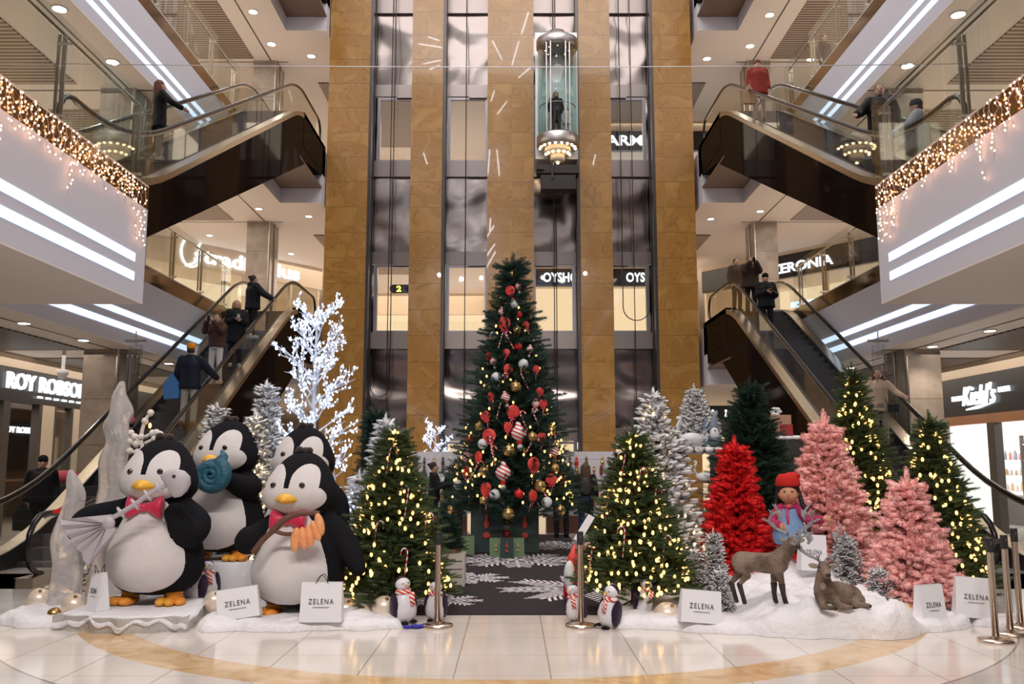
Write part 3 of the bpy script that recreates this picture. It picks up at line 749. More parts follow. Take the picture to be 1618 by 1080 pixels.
def bulbs(t,pts,m,r=.017,rest_first=False,wire=None,name='bulb',elong=1.5):
    """100 bulbs that show largest are parts, the rest one part"""
    pts=sorted(pts,key=lambda p:(t.location.y if False else p[1]))
    bm=MB().ell((0,0,0),(r,r,r*elong),8,6).mesh(name,m,True)
    for p in pts[:100]: link(name,bm,t,p)
    if len(pts)>100:
        b=MB(); v0=ell((0,0,0),(r,r,r*elong),6,4)
        for p in pts[100:]: b.add(v0,0,Matrix.Translation(p))
        tag(b.build('bulbs',m,t,True),kind='stuff')
def string_lights(loc,pts,label,m=warm,group='fairy light strings on the trees',r=.017,wm=None):
    t=thing('string_lights',label,'fairy lights',loc,group=group)
    q=sorted(pts,key=lambda p:p[2]); q2=[]
    b=MB(); H0=q[0][2]; H1=q[-1][2]
    # wire wound round the tree through neighbouring bulbs
    q.sort(key=lambda p:(int((p[2]-H0)/max(.12,(H1-H0)/14)), math.atan2(p[1],p[0])))
    b.tube([(p[0]*.97,p[1]*.97,p[2]+.012) for p in q],.0025,3); b.build('light_wire',wm or wire_g,t)
    bulbs(t,pts,m,r)
    return t
def leafmat(name,c0,c1,rough=.6,tr=0.):
    return mat(name,c0,rough,var=(9.,.18,c1))
G={}
G['nordmann']=leafmat('fresh_green_needles',(.028,.056,.018),(.080,.115,.036))
G['dark']=leafmat('deep_green_needles',(.008,.030,.018),(.022,.060,.032))
G['main']=leafmat('bluish_green_needles',(.012,.040,.030),(.030,.075,.052))
G['red']=leafmat('red_tinsel',(.62,.004,.008),(.85,.02,.02))
G['pink']=leafmat('pink_tinsel',(1.,.50,.47),(1.,.67,.63))
G['flockg']=leafmat('grey_green_needles',(.06,.085,.06),(.14,.16,.13))
G['snow']=mat('snow_flock',(.80,.79,.80),.9,sheen=.3)
G['snowb']=mat('bluish_snow_flock',(.62,.70,.85),.9,sheen=.3)
T_need=twig_needles(46,1.,.26,.055,1); T_fine=twig_needles(60,1.,.20,.035,2,ang=58)
T_pouf=twig_needles(60,1.,.27,.10,3,ang=62,tipn=12)
T_blob=blob_tris(1.,.12,5); T_snow=blob_tris(.9,.20,6,off=.07,flat=.75); T_puff=blob_tris(1.,.23,7)
def tree(name,label,cat_,px,pybase,pytip,hw,D,kind,seed,group=None,lights=0,lr=.017,lm=None,zb=0.,pot=False,llabel=None,**kw):
    """trunk line px, needle skirt bottom pybase, tip pytip, half width in px"""
    base=at(px,pybase,D); X=(base.x+at(px,pytip,D).x)/2; top=at(px,pytip,D).z
    m=pxm(D,1.5); Rb=hw*m; z0=base.z-zb; H=top-zb
    opt=dict(z0=max(.03,z0+.10*Rb)); opt.update(kw)
    t=thing(name,label,cat_,(X,D,zb),group=group)
    Pn,Dn,Sn,Bo,r=sprigs(H,Rb,seed,**{k:v for k,v in opt.items()})
    rl=r.uniform(0,6.28,len(Pn)); nm='foliage'
    if kind in('red','pink'):
        g=[scatter(T_pouf,Pn,Dn,Sn,rl)]; ms=[G[kind]]
        keep=r.rand(len(Pn))<1.; g[0]=np.concatenate([g[0],scatter(T_puff*np.array([.9,.8,.8]),Pn[keep],Dn[keep],Sn[keep],rl[keep])])
    elif kind=='flock':
        g=[scatter(T_fine,Pn,Dn,Sn,rl),scatter(T_snow,Pn,Dn,Sn,rl*0)]; ms=[G['flockg'],G['snow']]
    elif kind=='snowy':
        g=[scatter(T_fine,Pn,Dn,Sn,rl),scatter(T_snow*np.array([1,.75,.75]),Pn,Dn,Sn,rl*0)]; ms=[leafmat('deep_needles_under_snow',(.012,.030,.018),(.03,.055,.035)),G['snow']]
    elif kind=='flockb':
        g=[scatter(T_fine,Pn,Dn,Sn,rl),scatter(T_snow,Pn,Dn,Sn,rl*0)]; ms=[G['snowb'],G['snow']]
    elif kind=='nordmann':
        g=[np.concatenate([scatter(T_need,Pn,Dn,Sn,rl),scatter(T_blob*np.array([1,.7,.7]),Pn,Dn,Sn,rl)])]; ms=[G[kind]]
    else: g=[scatter(T_need,Pn,Dn,Sn,rl)]; ms=[G[kind]]
    link('foliage',tri_mesh('foliage',g,ms),t)
    b=MB(); b.tube([(0,0,0 if not pot else .1),(0,0,H*.5),(0,0,H-.04)],[.035+.012*H,.02+.006*H,.004],8)
    for p,L,dh in Bo: b.tube([p,p+dh*L*.55+np.array([0,0,.05*L]),p+dh*L*.93],[.010,.007,.003],4,cap=False)
    if not pot and zb<.3:
        for j in range(4): a=PI/4+j*PI/2; b.tube([(0,0,.16),(min(.28,Rb*.6)*math.cos(a),min(.28,Rb*.6)*math.sin(a),.015)],.012,5)
    b.build('trunk',trunk_m,t)
    if lights:
        pts=surf_pts(lights,H,Rb,seed,z0=opt['z0'],expo=opt.get('expo',.85))
        string_lights((X,D,zb),pts,llabel or ('fairy lights on the '+label.split(',')[0]),lm or warm,r=lr)
    return t,X,H,Rb
TREES=[]
# front pair
tree('christmas_tree','bright green lit Christmas tree with candy canes, left of the dark carpet','christmas tree',622,935,680,88,10.75,'nordmann',11,lights=330,group=None,tw=.15,lvl=.12,sp=.10)
tree('christmas_tree','bright green lit Christmas tree with candy canes, right of the dark carpet','christmas tree',1001,930,683,86,10.75,'nordmann',12,lights=330,tw=.15,lvl=.12,sp=.10)
# right hand group
tree('christmas_tree','tall green lit Christmas tree before the right escalator foot','christmas tree',1352,872,588,72,12.6,'nordmann',13,lights=340,lr=.019,tw=.15,lvl=.13,sp=.12)
tree('christmas_tree','green lit Christmas tree at the right edge of the display, behind the small pink tree','christmas tree',1474,925,665,78,11.6,'nordmann',14,lights=240,lr=.019,tw=.15,lvl=.13,sp=.12)
tree('flocked_christmas_tree','tall snow-flocked lit Christmas tree behind the right-hand candy cane tree','christmas tree',1035,880,625,78,12.6,'flock',15,lights=130,lm=warmw,tw=.16,lvl=.16,sp=.14,fill=.2)
tree('dark_christmas_tree','big unlit dark green Christmas tree behind the red one','christmas tree',1188,880,612,88,14.2,'dark',16,tw=.2,lvl=.15,sp=.14)
tree('red_christmas_tree','bright red tinsel Christmas tree','christmas tree',1163,905,705,50,12.3,'red',17,tw=.15,lvl=.115,sp=.11,expo=.8)
tree('pink_christmas_tree','tall pink tinsel Christmas tree behind the doll','christmas tree',1305,900,667,68,12.0,'pink',18,tw=.17,lvl=.14,sp=.125,group='pink trees')
tree('pink_christmas_tree','small pink tinsel Christmas tree at the right end of the snow','christmas tree',1437,950,757,62,10.7,'pink',19,tw=.15,lvl=.12,sp=.11,group='pink trees')
# left hand group
tree('slim_flocked_tree','slim snowy tree full of warm lights between the front penguins','christmas tree',398,925,655,36,11.9,'flock',20,lights=420,lm=warmw,lr=.014,tw=.12,lvl=.09,sp=.08,expo=.6)
tree('slim_flocked_tree','slim snow-flocked tree behind the penguin with the blue shell','christmas tree',338,880,645,34,12.6,'flock',21,tw=.13,lvl=.10,sp=.09,expo=.6)
tree('flocked_christmas_tree','bluish snow-flocked tree top between the ice tree and the slim tree','christmas tree',418,800,610,32,14.5,'flock',22,tw=.15,lvl=.12,sp=.10,expo=.7)
tree('white_christmas_tree','white flocked tree half hidden behind the left candy cane tree','christmas tree',607,900,665,50,11.9,'flockb',23,tw=.13,lvl=.11,sp=.10)
tree('dark_christmas_tree','slim unlit dark tree behind the left candy cane tree','christmas tree',592,860,650,32,13.2,'dark',24,tw=.15,lvl=.12,sp=.10,expo=.6)
tree('flocked_christmas_tree','bluish-lit flocked tree low behind the rear penguin','christmas tree',566,890,752,46,12.9,'flockb',25,lights=150,lm=coldw,lr=.014,tw=.13,lvl=.11,sp=.10)
tree('flocked_christmas_tree','small lit flocked tree glimpsed between the ice spires','christmas tree',122,940,840,30,11.6,'flock',27,lights=70,lm=warmw,lr=.014,tw=.11,lvl=.08,sp=.08)
# little snowy trees on the cotton at the right
k_small=dict(tw=.065,lvl=.05,sp=.045,expo=.7,fill=.25,nb=8)
for px,pb,pt,hw,D,lab,sd in ((1098,925,866,18,10.9,'little snow-tipped tree, shortest of the trio beside the red tree',31),(1128,960,838,24,10.7,'little snow-tipped tree, tallest of the trio beside the red tree',32),(1138,982,897,20,10.25,'little snow-tipped tree, front one of the trio beside the red tree',33),
    (1337,935,843,32,11.2,'little snow-tipped tree behind the antlers of the lying reindeer',34),(1389,975,893,26,10.5,'little snow-tipped tree right of the lying reindeer',35)):
    tree('small_snowy_tree',lab,'small christmas tree',px,pb,pt,hw,D,'snowy',sd,group='little snow-tipped trees',zb=.06,**k_small)
tree('small_snowy_tree','grey-white snowy tree standing high on the gnome shelf','small christmas tree',1097,706,612,26,16.5,'flock',36,zb=at(1097,706,16.5).z-.02,tw=.12,lvl=.09,sp=.08,expo=.6)
tree('small_snowy_tree','smaller snowy tree behind the gnomes on the shelf','small christmas tree',1121,706,648,17,16.7,'flock',37,zb=at(1121,706,16.7).z-.02,tw=.10,lvl=.08,sp=.07,expo=.6)
# main tree
MT,MX,MH,MR=tree('giant_christmas_tree','giant decorated dark green Christmas tree in the middle of the hall','christmas tree',808,852,418,100,18.0,'main',40,tw=.26,lvl=.20,sp=.19,expo=.95,nb=8,z0=.95,rise=.2,droop=.2)
# ================= penguins =================
plush_k=mat('black_plush',(.010,.010,.013),.95,spec=.15,bump=(60,.3))
plush_w=mat('white_plush',(.74,.70,.69),.95,bump=(55,.16),var=(5,.25,(.66,.62,.61)))
beak_m=mat('yellow_orange_beak',(.86,.42,.03),.35,var=(6,.2,(.90,.52,.06)))
foot_m=mat('yellow_orange_foot',(.82,.45,.05),.5,var=(5,.15,(.86,.26,.03)))
eye_m=mat('dark_brown_eye',(.03,.014,.01),.08,coat=1.)
bow_m=mat('crimson_bow_satin',(.62,.012,.07),.45,sheen=.4)
tuft_m=mat('dark_brown_tuft',(.035,.016,.014),.9,sheen=.3)
def interp(tab,z):
    n=len(tab)
    for i in range(n-1):
        a,b=tab[i][0],tab[i+1][0]
        if a<=z<=b:
            t=(z-a)/(b-a); o=[]
            for c in range(1,len(tab[0])):
                p1,p2=tab[i][c],tab[i+1][c]
                m1=(p2-p1)/(b-a) if i==0 else (p2-tab[i-1][c])/(b-tab[i-1][0]); m2=(p2-p1)/(b-a) if i==n-2 else (tab[i+2][c]-p1)/(tab[i+2][0]-a)
                h=b-a; o.append((2*t**3-3*t*t+1)*p1+(t**3-2*t*t+t)*h*m1+(-2*t**3+3*t*t)*p2+(t**3-t*t)*h*m2)
            return o
    return list(tab[0][1:]) if z<tab[0][0] else list(tab[-1][1:])
#        z   rx   ry   yc
BODY=[(.08,.10,.10,.02),(.13,.34,.30,.0),(.25,.47,.42,-.01),(.42,.525,.47,-.03),(.60,.50,.45,-.03),(.85,.41,.37,-.01),(1.05,.33,.30,.0),(1.2,.27,.25,.0)]
HEAD=[(1.05,.03,.03,.0),(1.09,.23,.22,-.02),(1.18,.375,.33,-.04),(1.30,.425,.37,-.05),(1.42,.40,.365,-.04),(1.56,.335,.32,-.01),(1.70,.23,.23,.02),(1.78,.12,.12,.03),(1.81,.01,.01,.03)]
def surfp(tab,z,a,off=0.):
    rx,ry,yc=interp(tab,z); return ((rx+off)*math.sin(a),yc-(ry+off)*math.cos(a),z)
def shell_mesh(tab,nz,na):
    z0,z1=tab[0][0],tab[-1][0]; V=[];Fc=[]
    for i in range(nz+1):
        t=i/nz; z=z0+(z1-z0)*(.5-.5*math.cos(PI*t)) 
        for j in range(na): V.append(surfp(tab,z,2*PI*j/na))
    for i in range(nz):
        for j in range(na): j2=(j+1)%na; Fc.append((i*na+j,i*na+j2,(i+1)*na+j2,(i+1)*na+j))
    Fc.append(tuple(range(na))[::-1]); Fc.append(tuple(nz*na+j for j in range(na)))
    return V,Fc
def patch(tab,inside,z0,z1,amax,nz,na,off):
    idx={};V=[];Fc=[]
    def vid(i,j):
        if (i,j) not in idx:
            z=z0+(z1-z0)*i/nz; a=-amax+2*amax*j/na; idx[(i,j)]=len(V); V.append(surfp(tab,z,a,off))
        return idx[(i,j)]
    for i in range(nz):
        for j in range(na):
            z=z0+(z1-z0)*(i+.5)/nz; a=-amax+2*amax*(j+.5)/na
            if inside(a,z): Fc.append((vid(i,j),vid(i,j+1),vid(i+1,j+1),vid(i+1,j)))
    return V,Fc
def in_belly(a,z):
    if z<.15 or z>1.12: return False
    A=interp([(.15,.30),(.19,.62),(.26,.85),(.38,1.0),(.6,1.02),(.85,.92),(1.0,.80),(1.12,.62)],z)[0]
    return abs(a)<A
def in_face(a,z):
    rx=interp(HEAD,z)[0]; x=math.sin(a)*rx if abs(a)<PI/2 else 9
    # lower cheek lobe
    e=((x)/.385)**2+((z-1.30)/.19)**2
    lower=e<1 and z<1.40
    ex=abs(x)-.168; up=(ex/.148)**2+((z-1.42)/.245)**2<1 and z>1.28 and abs(x)>.022+.06*(z-1.3)
    return (lower and True) or up
def limb(pts,rs,n=14): return tube(cat(pts,5),np.interp(np.linspace(0,len(pts)-1,5*(len(pts)-1)+1),range(len(pts)),rs).tolist(),n)
_PG={}
def remesh(o,vs,it=4):
    m=o.modifiers.new('union','REMESH'); m.mode='VOXEL'; m.voxel_size=vs; m.use_smooth_shade=True
    if it: k=o.modifiers.new('soften','SMOOTH'); k.factor=.5; k.iterations=it
    return o
def big_penguin(label,loc,rz,arms,scale=1.,bow=True,tilt=0.,group=None):
    t=thing('penguin_figure',label,'penguin figure',loc,rz,group='big plush penguin figures',scale=scale)
    if 'b' not in _PG:
        b=MB(); b.add(shell_mesh(BODY,30,56)); b.add(shell_mesh(HEAD,26,56)); _PG['b']=b
        _PG['belly']=MB().add(patch(BODY,in_belly,.12,1.14,1.15,150,190,.010)).mesh('belly_patch',plush_w,True)
        _PG['face']=MB().add(patch(HEAD,in_face,1.08,1.68,1.35,130,260,.008)).mesh('face_patch',plush_w,True)
        b=MB(); V=[];Fc=[]; n=24
        for i in range(n+1):
            x=-1+2*i/n; w=max(0,1-abs(x)**1.7); h=.062*w+.004; p=.19*max(0,1-abs(x)**1.5)+.012
            dz=-.012*(1-abs(x)); X=x*.19; yb=-.34+.045*x*x
            ring=[(X,yb,h+.0),(X,yb-p*.55,h*.75+.006),(X,yb-p,dz-.004),(X,yb-p*.93,dz-.018),(X,yb-p*.5,-h*.85),(X,yb,-h)]
            V+=[(a,b_,c_+1.285) for a,b_,c_ in ring]
        for i in range(n):
            for j in range(6): j2=(j+1)%6; Fc.append((i*6+j,i*6+j2,(i+1)*6+j2,(i+1)*6+j))
        b.add((V,Fc)); _PG['beak']=b.mesh('beak',beak_m,True)
        _PG['eye']=MB().ell((0,0,0),(.036,.022,.034),14,10).mesh('eye',eye_m,True)
        b=MB()
        for s in (-1,1):
            prof=[(.025,.035,.03),(.09,.075,.05),(.16,.11,.06),(.20,.115,.055),(.205,.09,.03)]
            V=[];Fc=[]
            for x_,hz,hy in prof:
                for j in range(12): a=2*PI*j/12; V.append((s*x_,hy*math.cos(a),hz*math.sin(a)*(1+.06*math.cos(3*a))))
            for i in range(len(prof)-1):
                for j in range(12): j2=(j+1)%12; Fc.append((i*12+j,i*12+j2,(i+1)*12+j2,(i+1)*12+j))
            Fc.append(tuple(len(prof)*12-12+j for j in range(12))); b.add((V,Fc))
        b.ell((0,-.01,0),(.045,.05,.05),12,8); _PG['bow']=b.mesh('bow_tie',bow_m,True)
        b=MB(); b.add(tube([(0,.03,.22),(0,.02,.10),(0,.0,.04)],[.085,.09,.10],14))
        for zz in (.09,.12,.15,.18): b.add(tube([(.095*math.cos(a),.02+.095*math.sin(a),zz) for a in [2*PI*i/16 for i in range(16)]],.010,6,closed=True))
        for dx in (-.085,0,.085): b.ell((dx*1.15,-.13-.03*(dx==0),.04),(.062,.12,.045),12,8)
        b.ell((0,-.02,.04),(.12,.13,.05),12,8)
        _PG['foot']=b.mesh('foot',foot_m,True)
        b=MB(); rr=random.Random(3)
        for i in range(9): b.ell((rr.uniform(-.09,.09),rr.uniform(-.03,.08),1.80+rr.uniform(-.01,.03)),(.05,.045,.04),8,6)
        _PG['tuft']=b.mesh('head_tuft',tuft_m,True)
    b=MB(); b.v=list(_PG['b'].v); b.f=list(_PG['b'].f); b.mi=list(_PG['b'].mi)
    for pts,rs in arms: b.add(limb(pts,rs)); b.ell(pts[-1],(rs[-1]*1.0,rs[-1],rs[-1]),12,8)
    for s in (-1,1): b.add(tube([(s*.2,.03,.25),(s*.22,.03,.10)],[.17,.10],14))
    o=b.build('body',plush_k,t,True); remesh(o,.022,3)
    link('belly_patch',_PG['belly'],t); link('face_patch',_PG['face'],t)
    link('beak',_PG['beak'],t)
    for s in (-1,1):
        p=surfp(HEAD,1.43,math.asin(.165/interp(HEAD,1.43)[0]),.012); link('eye',_PG['eye'],t,(s*p[0],p[1],1.43))
        link('foot',_PG['foot'],t,(s*.25,-.10,0),(0,0,s*.28))
    if bow: link('bow_tie',_PG['bow'],t,(0,-.34,1.045),(R(-8),0,0))
    link('head_tuft',_PG['tuft'],t)
    return t
ICEZ=.165
p1=at(236,956,10.3)
PG1=big_penguin('big plush penguin holding a fish bone, standing on the ice slab',(p1.x,10.45,ICEZ),-R(6),
   [([(-.26,.0,1.0),(-.50,-.08,.96),(-.74,-.16,.90),(-.80,-.24,.80)],[.16,.15,.15,.14]),([(.26,0,1.0),(.46,-.05,.86),(.46,-.24,.76),(.36,-.36,.98)],[.16,.16,.15,.12])],scale=1.03)
p3=at(455,972,10.05)
PG3=big_penguin('big plush penguin in front holding a brown branch with orange fruits',(p3.x+.05,10.3,.06),-R(12),
   [([(-.26,.0,1.0),(-.45,-.12,.86),(-.50,-.3,.80),(-.42,-.42,.86)],[.15,.15,.14,.13]),([(.26,0,1.02),(.46,.02,.86),(.62,-.02,.66),(.72,-.06,.52)],[.16,.15,.13,.09])],scale=1.0)
p2=at(345,884,11.6)
PG2=big_penguin('big plush penguin behind, hugging a blue spiral shell',(p2.x+.02,11.75,p2.z),-R(14),
   [([(-.26,.0,1.0),(-.42,-.15,.92),(-.36,-.38,.98)],[.16,.15,.12]),([(.26,0,1.0),(.42,-.15,.92),(.30,-.40,1.0)],[.16,.15,.12])],scale=.99,bow=True)
p4=at(482,668,11.9)
PG4=big_penguin('plush penguin at the back, only its head showing over the front one',(p4.x,11.9,p4.z-1.83),-R(4),
   [([(-.26,.0,1.0),(-.46,-.0,.8),(-.55,-.02,.56)],[.16,.14,.09]),([(.26,0,1.0),(.46,.0,.82),(.56,-.02,.56)],[.16,.14,.09])],scale=.99)
plinth=mat('white_plinth_cloth',(.70,.70,.74),.9,bump=(8,.5))
for t,w,lab in ((PG2,.62,'low white-clothed plinth under the penguin with the shell'),(PG4,.5,'low white-clothed plinth under the rear penguin')):
    x,y,z=t.location; b=MB(); b.lathe([(w*.98,0),(w*.9,z*.5),(w*.85,z-.03),(w*.8,z-.002),(0,z-.002)],28,0,Matrix.Translation((x,y,0)))
    tag(b.build('plinth',plinth,None,True),lab,'plinth')
# fish bone
bone_m=mat('grey_lilac_plastic',(.50,.46,.50),.45)
Df=9.72
t=thing('fish_bone','grey toy fish bone held slantwise by the big penguin on the ice slab','toy fish bone',tuple(at(210,800,Df)))
o0=t.location; loc=lambda px,py,dy=0.: tuple(at(px,py,Df+dy)-o0)
b=MB(); hp=[(253,752),(262,744),(276,740),(290,743),(299,752),(300,764),(294,776),(285,784),(275,786),(268,778),(264,768),(256,758)]
c0=Vector((0,0,0))
for q in hp: c0+=Vector(loc(*q))
c0/=len(hp); V=[]
for k,(sc_,dy) in enumerate(((.80,-.055),(.97,-.03),(1.,0),(.97,.03),(.80,.055))):
    for q in hp: p=Vector(loc(*q)); p=c0+(p-c0)*sc_; V.append((p.x,p.y+dy,p.z))
n=len(hp); Fc=[tuple(range(n))[::-1],tuple(4*n+i for i in range(n))]+[(k*n+i,k*n+(i+1)%n,(k+1)*n+(i+1)%n,(k+1)*n+i) for k in range(4) for i in range(n)]
b.add((V,Fc)); b.build('fish_head',bone_m,t,True)
MB().ell(tuple(Vector(loc(277,752))+Vector((0,-.06,0))),(.02,.012,.02),12,8).build('fish_eye',eye_m,t,True)
b=MB(); b.tube(cat([loc(166,824),loc(205,801),loc(240,777),loc(266,764)],6),.026,10)
for px,py in ((190,810),(212,797),(232,783),(250,772)):
    b.tube([loc(px-6,py-9),loc(px,py),loc(px+6,py+8)],[.012,.03,.010],8)
b.build('fish_spine',bone_m,t,True)
b=MB(); root=Vector(loc(172,826)); tipsL=[(96,820),(103,836),(112,850),(121,862),(130,873),(139,893)]
ed=[(178,812)]+tipsL+[(184,836)]
for i in range(len(ed)-1):
    A,Bq=Vector(loc(*ed[i])),Vector(loc(*ed[i+1])); mid=(A+Bq)/2; 
    V=[]
    for y_ in (-.02,.02): V+=[root+Vector((0,y_,0)),A+Vector((0,y_,0)),Bq+Vector((0,y_,0))]
    V+=[mid+Vector((0,-.06,0)),root+Vector((0,-.05,0))]
    b.add(([tuple(v) for v in V],[(0,1,6,7),(7,6,2,0),(3,5,4),(1,4,5,2),(1,6,2)]))
b.ell(tuple(root+Vector((0,-.02,0))),(.07,.05,.07),12,8)
b.build('tail_fin',bone_m,t)
# spiral shell
shell_m=mat('teal_blue_shell',(.012,.085,.14),.5,bump=(18,.5),var=(7,.2,(.03,.14,.2)))
Ds=11.05; c=at(334,750,Ds); t=thing('spiral_shell','blue spiral sea shell hugged by the rear left penguin','shell',tuple(c))
b=MB(); q=[];rs=[]
for i in range(90):
    u=i/89; a=R(-60)+u*PI*2*2.6; rr=.215*(1-u)**.9+.008; q.append((rr*.80*math.cos(-a),-.02-.05*u,rr*.80*math.sin(-a))); rs.append(.072*(1-u)**.8+.012)
q=[(.10,.02,.30),(.14,.0,.24)]+q; rs=[.02,.05]+rs
b.tube(q,rs,10); b.ell((0,.03,0),(.20,.06,.20),20,10); b.build('shell_whorl',shell_m,t,True)
# branch with fruits
br_m=mat('brown_branch',(.13,.055,.035),.6,bump=(30,.4)); fr_m=mat('orange_fruit',(.82,.30,.11),.5,bump=(40,.3),var=(9,.2,(.90,.42,.20)))
Db=9.70; t=thing('fruit_branch','forked brown branch with five orange fruits held by the front penguin','branch',tuple(at(440,820,Db))); o0=t.location
loc=lambda px,py,dy=0.: tuple(at(px,py,Db+dy)-o0)
b=MB(); b.tube(cat([loc(398,873),(loc(412,855)),loc(430,838),loc(446,822),loc(470,812),loc(504,810)],5),[.030]*10+[.034]*8+[.028]*7+[.02],8)
b.tube(cat([loc(432,838),loc(448,843),loc(466,843)],5),.022,8); b.build('branch',br_m,t,True)
for px,py,an,L in ((466,852,5,36),(478,850,-8,34),(488,846,-12,33),(498,838,-22,32),(504,828,-14,34)):
    M=Matrix.Translation(loc(px+0,py,-.03))@Matrix.Rotation(R(an),4,'Y'); b=MB(); h=L*.0072/2
    b.ell((0,0,0),(h*.42,h*.35,h),12,10,0,M); b.build('fruit',fr_m,t,True)
# antler sprig above penguin 1
wb=mat('white_glitter_sprig',(.78,.72,.66),.6)
t=thing('glitter_sprig','white glittery sprig rising behind the head of the ice slab penguin','decorative sprig',tuple(at(225,700,11.0))); o0=t.location
b=MB(); lc=lambda px,py: tuple(at(px,py,11.0)-o0)
b.tube([(0,0,-at(225,700,11.).z+.16),(0,0,0)],.012,6)
for chain in (((225,715),(222,690),(228,665),(237,652)),((222,700),(212,690),(206,684)),((225,700),(214,701),(205,697)),((226,705),(216,714),(204,712)),((228,700),(243,693),(252,686)),((228,690),(240,684),(246,683))):
    b.tube(cat([lc(*q) for q in chain],4),.022,6)
    for q in chain[1:]: b.ell(lc(*q),.045,8,6)
b.build('sprig',wb,t,True)
link('bulb',MB().ell((0,0,0),(.02,.02,.035),8,6).mesh('bulb',warm,True),t,lc(236,672))
# ---- small penguin figures ----
seq_m=mat('purple_sequins',(.05,.025,.07),.2,metal=.6,bump=(90,.8)); wshin=mat('glossy_white_satin',(.74,.72,.76),.3)
x=NT('striped_scarf'); sep=x.n('SeparateXYZ'); x.l(x.tc.outputs['Object'],sep.inputs[0])
q=x.math('FRACT',x.math('MULTIPLY',x.math('ADD',sep.outputs[0],sep.outputs[2]),11.)); x.l(x.ramp(q,[(0,(.75,.05,.04)),(.48,(.75,.05,.04)),(.52,(.85,.8,.75)),(1,(.85,.8,.75))]),x.b.inputs['Base Color']); x.b.inputs['Roughness'].default_value=.9
scarf=x.m
SP=[]
def small_penguin(label,px,pyb,D,h,rz,z=None,tilt=0):
    p=at(px,pyb,D); zz=p.z if z is None else z
    if not SP:
        t=thing('small_penguin_figure',label,'small penguin figure',(p.x,D,zz),rz,group='small scarf-wearing penguin figures')
        b=MB(); b.add(lathe([(.0,.02),(.12,.04),(.185,.16),(.20,.30),(.17,.48),(.11,.62),(.07,.68)],24)); b.ell((0,-.0,.80),(.125,.125,.13),20,12); o=b.build('body',wshin,t,True)
        b=MB()
        for s in (-1,1): b.ell((s*.165,.03,.36),(.06,.13,.28),14,10)
        b.ell((0,.07,.36),(.175,.15,.33),18,12); b.ell((0,.05,.83),(.118,.10,.12),16,10); b.build('wings',seq_m,t,True)
        b=MB(); b.lathe([(.10,.60),(.13,.615),(.135,.65),(.12,.69),(.09,.70)],20); b.box(.02,-.20,.36,.10,-.17,.64); b.build('scarf',scarf,t,True)
        b=MB(); b.add(lathe([(.028,0),(.0,.09)],10),0,Matrix.Translation((0,-.11,.79))@Matrix.Rotation(PI/2,4,'X')); b.build('beak',beak_m,t,True)
        em=MB().ell((0,0,0),.014,8,6).mesh('eye',eye_m,True)
        for s in (-1,1): link('eye',em,t,(s*.05,-.112,.83))
        fm=MB().ell((0,0,0),(.06,.10,.03),12,6).mesh('foot',plush_k,True)
        for s in (-1,1): link('foot',fm,t,(s*.08,-.11,.03))
        SP.append(t)
    else: t=copy_tree(SP[0],(p.x,D,zz),rz,label); SP.append(t)
    s=h/.88; t.scale=(s*1.3,s*1.2,s); t.rotation_euler=(R(tilt)*0,R(tilt),rz); return t
for a in (('small penguin in striped scarf at the right foot of the ice slab penguin',303,945,10.75,.44,R(-25),.13,8),
 ('small penguin in striped scarf left of the leaning white bag',330,945,10.9,.42,R(10),.13,-6),
 ('small penguin with scarf, leaning left of the left barrier post',640,985,10.0,.46,R(35),.01,-6),
 ('small round-bellied penguin standing behind the left barrier post',687,985,10.15,.40,R(-10),.005,0),
 ('small penguin squeezed between right barrier post and green tree',912,982,10.05,.38,R(-30),.005,-10),
 ('small round-bellied penguin lying under the right candy cane tree',958,992,9.75,.42,R(-55),.012,12),
 ('small penguin behind the big cream bauble under the right candy cane tree',1014,985,10.2,.36,R(20),.07,10)):
    small_penguin(*a)
# ---- ice ----
x=NT('frosty_ice'); x.b.inputs['Base Color'].default_value=(.95,.92,.92,1); x.b.inputs['Roughness'].default_value=.22; x.b.inputs['Transmission Weight'].default_value=.68; x.b.inputs['IOR'].default_value=1.2
nz=x.n('TexNoise',Scale=6.,Detail=3.,Distortion=1.); x.l(x.tc.outputs['Object'],nz.inputs['Vector']); bp=x.n('Bump',Strength=.6,Distance=.04); x.l(nz.outputs['Fac'],bp.inputs['Height']); x.l(bp.outputs[0],x.b.inputs['Normal'])

ice=x.m
def spire(label,prof,D,seed):
    """prof: list of (px centre, half width px, py) from bottom to top"""
    base=at(prof[0][0],prof[0][2],D); t=thing('ice_spire',label,'ice spire',(base.x,D,base.z),group='ice spires'); r=np.random.RandomState(seed)
    P=[Vector(at(p[0],p[2],D)-base) for p in prof]; W_=[p[1]*pxm(D,base.z+q.z) for p,q in zip(prof,P)]
    C=cat(P,5); Ws=np.interp(np.linspace(0,len(P)-1,len(C)),range(len(P)),W_); n=18; V=[];Fc=[]; ph=r.uniform(0,6.28,6)
    for i,(c,w_) in enumerate(zip(C,Ws)):
        for j in range(n):
            a=2*PI*j/n; k=1+.12*math.sin(3*a+ph[0]+i*.15)+.09*math.sin(5*a+ph[1]-i*.2)+.06*math.sin(2*a+i*.5)
            V.append((c.x+w_*k*math.cos(a),c.y+w_*.8*k*math.sin(a),c.z))
    for i in range(len(C)-1):
        for j in range(n): j2=(j+1)%n; Fc.append((i*n+j,i*n+j2,(i+1)*n+j2,(i+1)*n+j))
    Fc.append(tuple(range(n))[::-1]); Fc.append(tuple((len(C)-1)*n+j for j in range(n)))
    MB().add((V,Fc)).build('ice',ice,t,True)
spire('tall clear ice spire behind the left arm of the fish penguin',[(180,26,800),(182,22,770),(180,21,730),(187,18,700),(181,20,672),(189,17,650),(187,11,625),(191,6,608),(192,2,602)],11.35,1)
